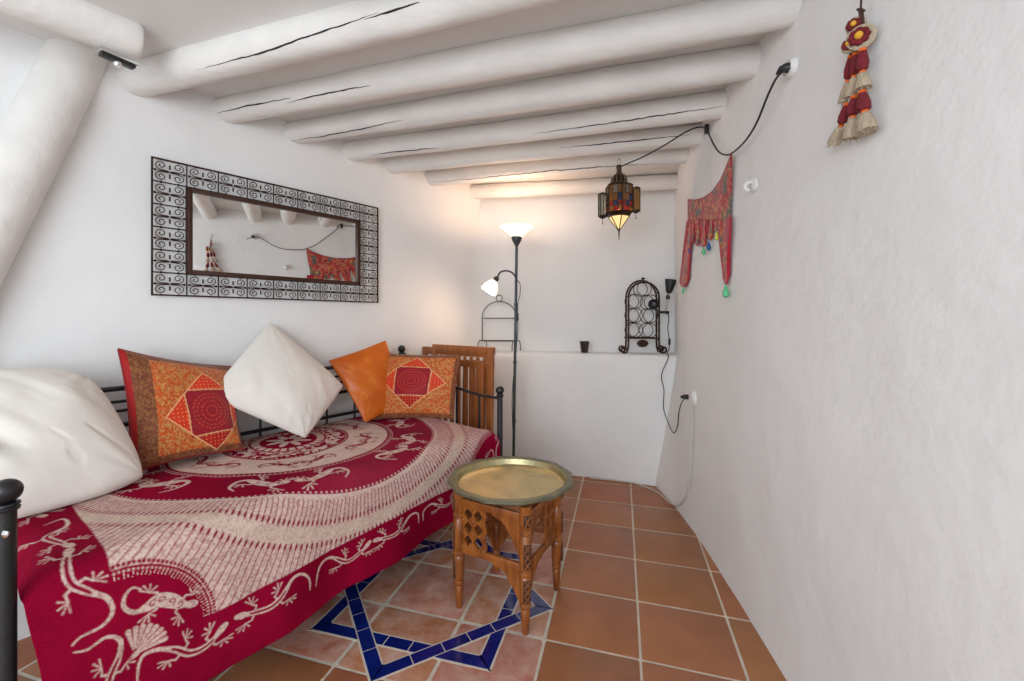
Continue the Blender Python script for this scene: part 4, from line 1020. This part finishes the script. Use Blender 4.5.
# ------------------------------------------------------------------ wool tassel hanging
def build_tassel():
    cv=lambda a,b:(780+a/4.257,b/4.257); k_=1.02/F/4.257
    t=thing('tassel_hanging','maroon and cream wool tassel ornament hanging high on the right wall','wall ornament',PR(*cv(330,300),.03))
    q=lambda a,b,o_=.03:PR(*cv(a,b),o_)
    mb=MB(); mb.tube([q(352,-60,.01),q(346,0,.02),q(343,40,.02)],.0025,6); mb.tube([q(330,40,.02),q(358,46,.02)],.003,6); mb.tube([q(343,40,.02),q(350,100,.02),q(352,205,.02),q(300,235,.03)],.005,6); mb.build('string',M['darkcarve'],t)
    for a,b,r,o_ in ((315,112,27,.03),(338,162,38,.035),(292,196,24,.045)):
        c=q(a,b,o_); rr=r*k_*1.15; n=(RN*.6+V(-.1,-.8,0)).normalized(); Rq=n.to_track_quat('Z','Y').to_matrix(); Rm=Rq
        mb=MB(); mb.lathe([(rr*.8,-.004),(rr*1.15,0),(rr*1.15,.005),(rr*.8,.008)],c+RN*-.004,16,Rm); o=mb.build('flower_back',M['jute'],t)
        mb=MB()
        for i in range(8): an=i*PI/4; mb.ball(c+Rm@V(math.cos(an)*rr*.55,math.sin(an)*rr*.55,.008),rr*.36,8,(1,1,.8))
        mb.build('petals',M['maroon'],o); mb=MB(); mb.ball(c+Rm@V(0,0,.013),rr*.36,10); mb.build('flower_centre',M['yellowwool'],o)
    def tas(top,neck,bot,bend,w0,w1,w2):
        """maroon skirt from top to neck, orange bands, cream fringe below"""
        T,N_,B_=q(*top),q(*neck),q(*bot)
        mb=MB(); mb.tube([T,T.lerp(N_,.25),T.lerp(N_,.6),T.lerp(N_,.92),N_],[w0*k_*.6,w0*k_,w0*k_*1.35,w1*k_*1.35,w1*k_*.7],12); o=mb.build('maroon_tuft',M['maroon'],t)
        mb=MB(); d=(B_-N_).normalized()
        for s in (-.004,.003): mb.tube([N_+d*(s-.002),N_+d*(s+.002)],[w1*k_*.85]*2,12)
        mb.tube([T-(N_-T).normalized()*.002,T+(N_-T).normalized()*.004],[w0*k_*.8]*2,12)
        mb.build('orange_binding',M['orangewool'],o)
        mb=MB(); mb.tube([N_+d*.004,N_.lerp(B_,.3),N_.lerp(B_,.7),B_],[w1*k_*.7,w2*k_*.7,w2*k_*1.0,w2*k_*1.08],14)
        # loose strands at the hem
        L=(B_-N_).length
        for i in range(16):
            an=random.random()*2*PI; rr=w2*k_*(.5+.55*random.random()); s=V(math.cos(an)*rr,math.sin(an)*rr,0); mb.tube([N_.lerp(B_,.4)+s*.8,B_+s+d*random.uniform(.0,.008)],[.0016,.001],4)
        mb.build('cream_fringe',M['jute'],o)
    tas((300,240),(288,338),(268,435),0,13,11,17)
    tas((322,228),(316,318),(300,412),0,15,12,22)
    tas((352,212),(350,302),(355,378),0,17,14,27)
    tas((285,440),(262,528),(228,612),0,14,13,25)
    tas((315,412),(310,492),(302,590),0,16,15,30)
    tas((350,392),(360,472),(372,560),0,18,17,34)
build_tassel()

# ------------------------------------------------------------------ tray table
def build_table():
    cen=V(-.011,1.771,0); f_=V(.049,1.571,0)-cen; l_=V(-.211,1.715,0)-cen; legs=[f_,l_,-f_,-l_]   # front, left, back, right
    t=thing('tray_stand','carved honey-coloured wooden folding stand with turned legs under the brass tray','table',cen)
    zt=.470
    def legprof(): return [(.010,0),(.013,.004),(.016,.05),(.018,.085),(.015,.092),(.020,.098),(.020,.108),(.015,.113),(.019,.120),(.021,.14),(.022,.19),(.023,.205),(.018,.212),(.024,.218),(.024,.226),(.018,.232),(.023,.238),(.023,.355),(.018,.362),(.024,.368),(.024,.376),(.018,.382),(.023,.39),(.023,zt)]
    for k,o_ in enumerate(legs):
        p=cen+o_; mb=MB(); mb.lathe(legprof(),p,16)
        lo=mb.build('leg',M['tablewood'],t)
        # dark carved insets on the outward sides
        out=o_.normalized(); 
        mb=MB(); mz=MB()
        dirs=[out] 
        for d in dirs:
            R=Matrix((d.cross(V(0,0,1)),d,V(0,0,1))).transposed()
            for z0,z1 in ((.125,.205),(.245,.335),(.395,.44)):
                mb.box(p+d*.0185+V(0,0,(z0+z1)/2),(.026,.012,z1-z0),R,bev=.002)
                nseg=max(1,round((z1-z0)/.03)); 
                for i in range(nseg):
                    zz=z0+(i+.5)*(z1-z0)/nseg; hw=.010; hh=(z1-z0)/nseg*.42; c=p+d*.0250+V(0,0,zz); x=d.cross(V(0,0,1))
                    for (ax,az,bx_,bz) in ((-hw,-hh,hw,hh),(-hw,hh,hw,-hh)): mz.tube([c+x*ax+V(0,0,az),c+x*bx_+V(0,0,bz)],.0018,5)
        mb.build('carved_inset',M['darkcarve'],lo); mz.build('carving',M['tablewood'],lo)
    # four folding side panels: rails, lattice with round piercings beside one leg, keyhole arch beside the other
    for k in range(4):
        a=cen+legs[k]; b=cen+legs[(k+1)%4]; rev=(k in (0,2))
        if rev: a,b=b,a
        d=(b-a).normalized(); L=(b-a).length; n=d.cross(V(0,0,1)); R=Matrix((d,n,V(0,0,1))).transposed()
        at=lambda x,z,y=0:a+d*x+n*y+V(0,0,z)
        pn=MB(); pn.box(at(L/2,.425),(L-.03,.016,.028),R,bev=.003); po=pn.build('upper_rail',M['tablewood'],t)
        pn=MB(); pn.box(at(L/2,.240),(L-.03,.016,.028),R,bev=.003); pn.build('lower_rail',M['tablewood'],t)
        x0,x1,z0,z1=.024,.118,.254,.411; mb=MB(); cols_,rows=2,3
        cw,ch=(x1-x0)/cols_,(z1-z0)/rows
        for i in range(cols_):
            for j in range(rows):
                cx,cz=x0+(i+.5)*cw,z0+(j+.5)*ch; N=16; outer=[];ring=[]
                for q in range(N):
                    an=2*PI*q/N+PI/16; cxn,szn=math.cos(an),math.sin(an); m_=max(abs(cxn),abs(szn)); r=.0185+.0028*math.cos(4*an)
                    outer.append((cx+cxn/m_*cw/2,cz+szn/m_*ch/2)); ring.append((cx+cxn*r*.95,cz+szn*r*1.05))
                vs=[];fs=[]
                for yy in (-.006,.006):
                    vs+=[at(x,z,yy) for x,z in outer]+[at(x,z,yy) for x,z in ring]
                for q in range(N):
                    q2=(q+1)%N
                    fs+=[(q,q2,N+q2,N+q),(2*N+q,3*N+q,3*N+q2,2*N+q2),(N+q,N+q2,3*N+q2,3*N+q),(q,2*N+q,2*N+q2,q2)]
                mb.add(vs,fs)
        for i in range(cols_+1):
            for j in range(rows+1): mb.ball(at(x0+i*cw,z0+j*ch),.0085,8)
        mb.build('pierced_lattice',M['tablewood'],po)
        # wavy-edged upright and ogee corner pieces toward the other leg
        mb=MB(); N=16
        e=lambda s_:.010+.004*math.sin(s_*PI*5)
        xa=x1
        for i in range(N):
            a0,a1=i/N,(i+1)/N; zl=lambda a_:.254+a_*.157
            mb.prism([at(xa-.002,zl(a0),-.005),at(xa+e(a0),zl(a0),-.005),at(xa+e(a1),zl(a1),-.005),at(xa-.002,zl(a1),-.005)],n*.010)
        mb.build('wavy_upright',M['tablewood'],po,smooth=False)
        for nm,zb,sg,zr_ in (('upper_bracket',.413,-1,.150),('lower_bracket',.228,-1,.125)):
            mb=MB(); xb=L-.016; xs=.118 if sg else .1
            K_=12; X0=L*.52
            dpt=lambda a_: zr_*(a_**2.0)+.006+.006*math.sin(a_*PI*3)*(1-a_)
            for i in range(K_):
                a0,a1=i/K_,(i+1)/K_; g=lambda a_:X0+(xb-X0)*a_
                mb.prism([at(g(a0),zb,-.005),at(g(a0),zb-dpt(a0),-.005),at(g(a1),zb-dpt(a1),-.005),at(g(a1),zb,-.005)],n*.010)
            mb.build(nm,M['tablewood'],po,smooth=False)
        # diagonal folding brace
    # tray
    tc=cen+V(.006,.004,0); mb=MB(); nn=12; rot=math.radians(9)
    def ringp(r,z,n=96,poly=0.):
        out=[]
        for i in range(n):
            a=2*PI*i/n; seg=2*PI/nn; aa=((a-rot)%seg)-seg/2; rp=r*math.cos(seg/2)/math.cos(aa); rr=rp*poly+r*(1-poly); out.append(tc+V(math.cos(a)*rr,math.sin(a)*rr,z))
        return out
    zr=.502
    rings=[ringp(.001,.4745),ringp(.150,.4745),ringp(.208,.475),ringp(.216,.478),ringp(.224,.499),ringp(.228,zr)]
    vs=sum(rings,[]); n=96; mb.add(vs,[(i*n+k,i*n+(k+1)%n,(i+1)*n+(k+1)%n,(i+1)*n+k) for i in range(len(rings)-1) for k in range(n)],0)
    rings=[ringp(.228,zr),ringp(.232,zr+.002,poly=.3),ringp(.258,zr+.002,poly=1),ringp(.261,zr-.001,poly=1),ringp(.261,zr-.010,poly=1),ringp(.257,zr-.012,poly=1),ringp(.238,zr-.006,poly=.6),ringp(.228,zr-.012),ringp(.214,.4715),ringp(.001,.4705)]
    vs=sum(rings,[]); mb.add(vs,[(i*n+k,i*n+(k+1)%n,(i+1)*n+(k+1)%n,(i+1)*n+k) for i in range(len(rings)-1) for k in range(n)],1)
    o=mb.build('brass_tray',[M['brass'],M['brassrim']],None,angle=30); tag(o,'round engraved brass tray with wide twelve-sided rim resting on the wooden stand','tray')
build_table()

# ------------------------------------------------------------------ light, world, camera
def area(name,loc,target,sx,sy,e,col):
    l=bpy.data.lights.new(name,'AREA'); l.shape='RECTANGLE'; l.size=sx; l.size_y=sy; l.energy=e; l.color=col
    o=bpy.data.objects.new(name,l); link(o); o.location=loc; o.rotation_euler=(Vector(target)-Vector(loc)).to_track_quat('-Z','Y').to_euler(); return o
area('window_daylight',(-.9,-1.6,1.5),(-.2,2.2,1.0),2.2,1.6,62,(.90,.97,1.03))
w=bpy.data.worlds.new('daylight'); bpy.context.scene.world=w; w.use_nodes=True
bg=w.node_tree.nodes['Background']; bg.inputs[0].default_value=(.89,.97,1.03,1); bg.inputs[1].default_value=1.18
cam=bpy.data.cameras.new('camera'); cam.sensor_width=36; cam.lens=F/1024*36; cam.shift_y=-21.5/1024; cam.clip_start=.02
co=bpy.data.objects.new('camera',cam); link(co); co.location=(0,0,H0); co.rotation_euler=(PI/2,0,0)
sc=bpy.context.scene; sc.camera=co
sc.view_settings.view_transform='Standard'; sc.view_settings.look='None'; sc.view_settings.exposure=0.0; sc.view_settings.gamma=1; sc.view_settings.use_curve_mapping=False
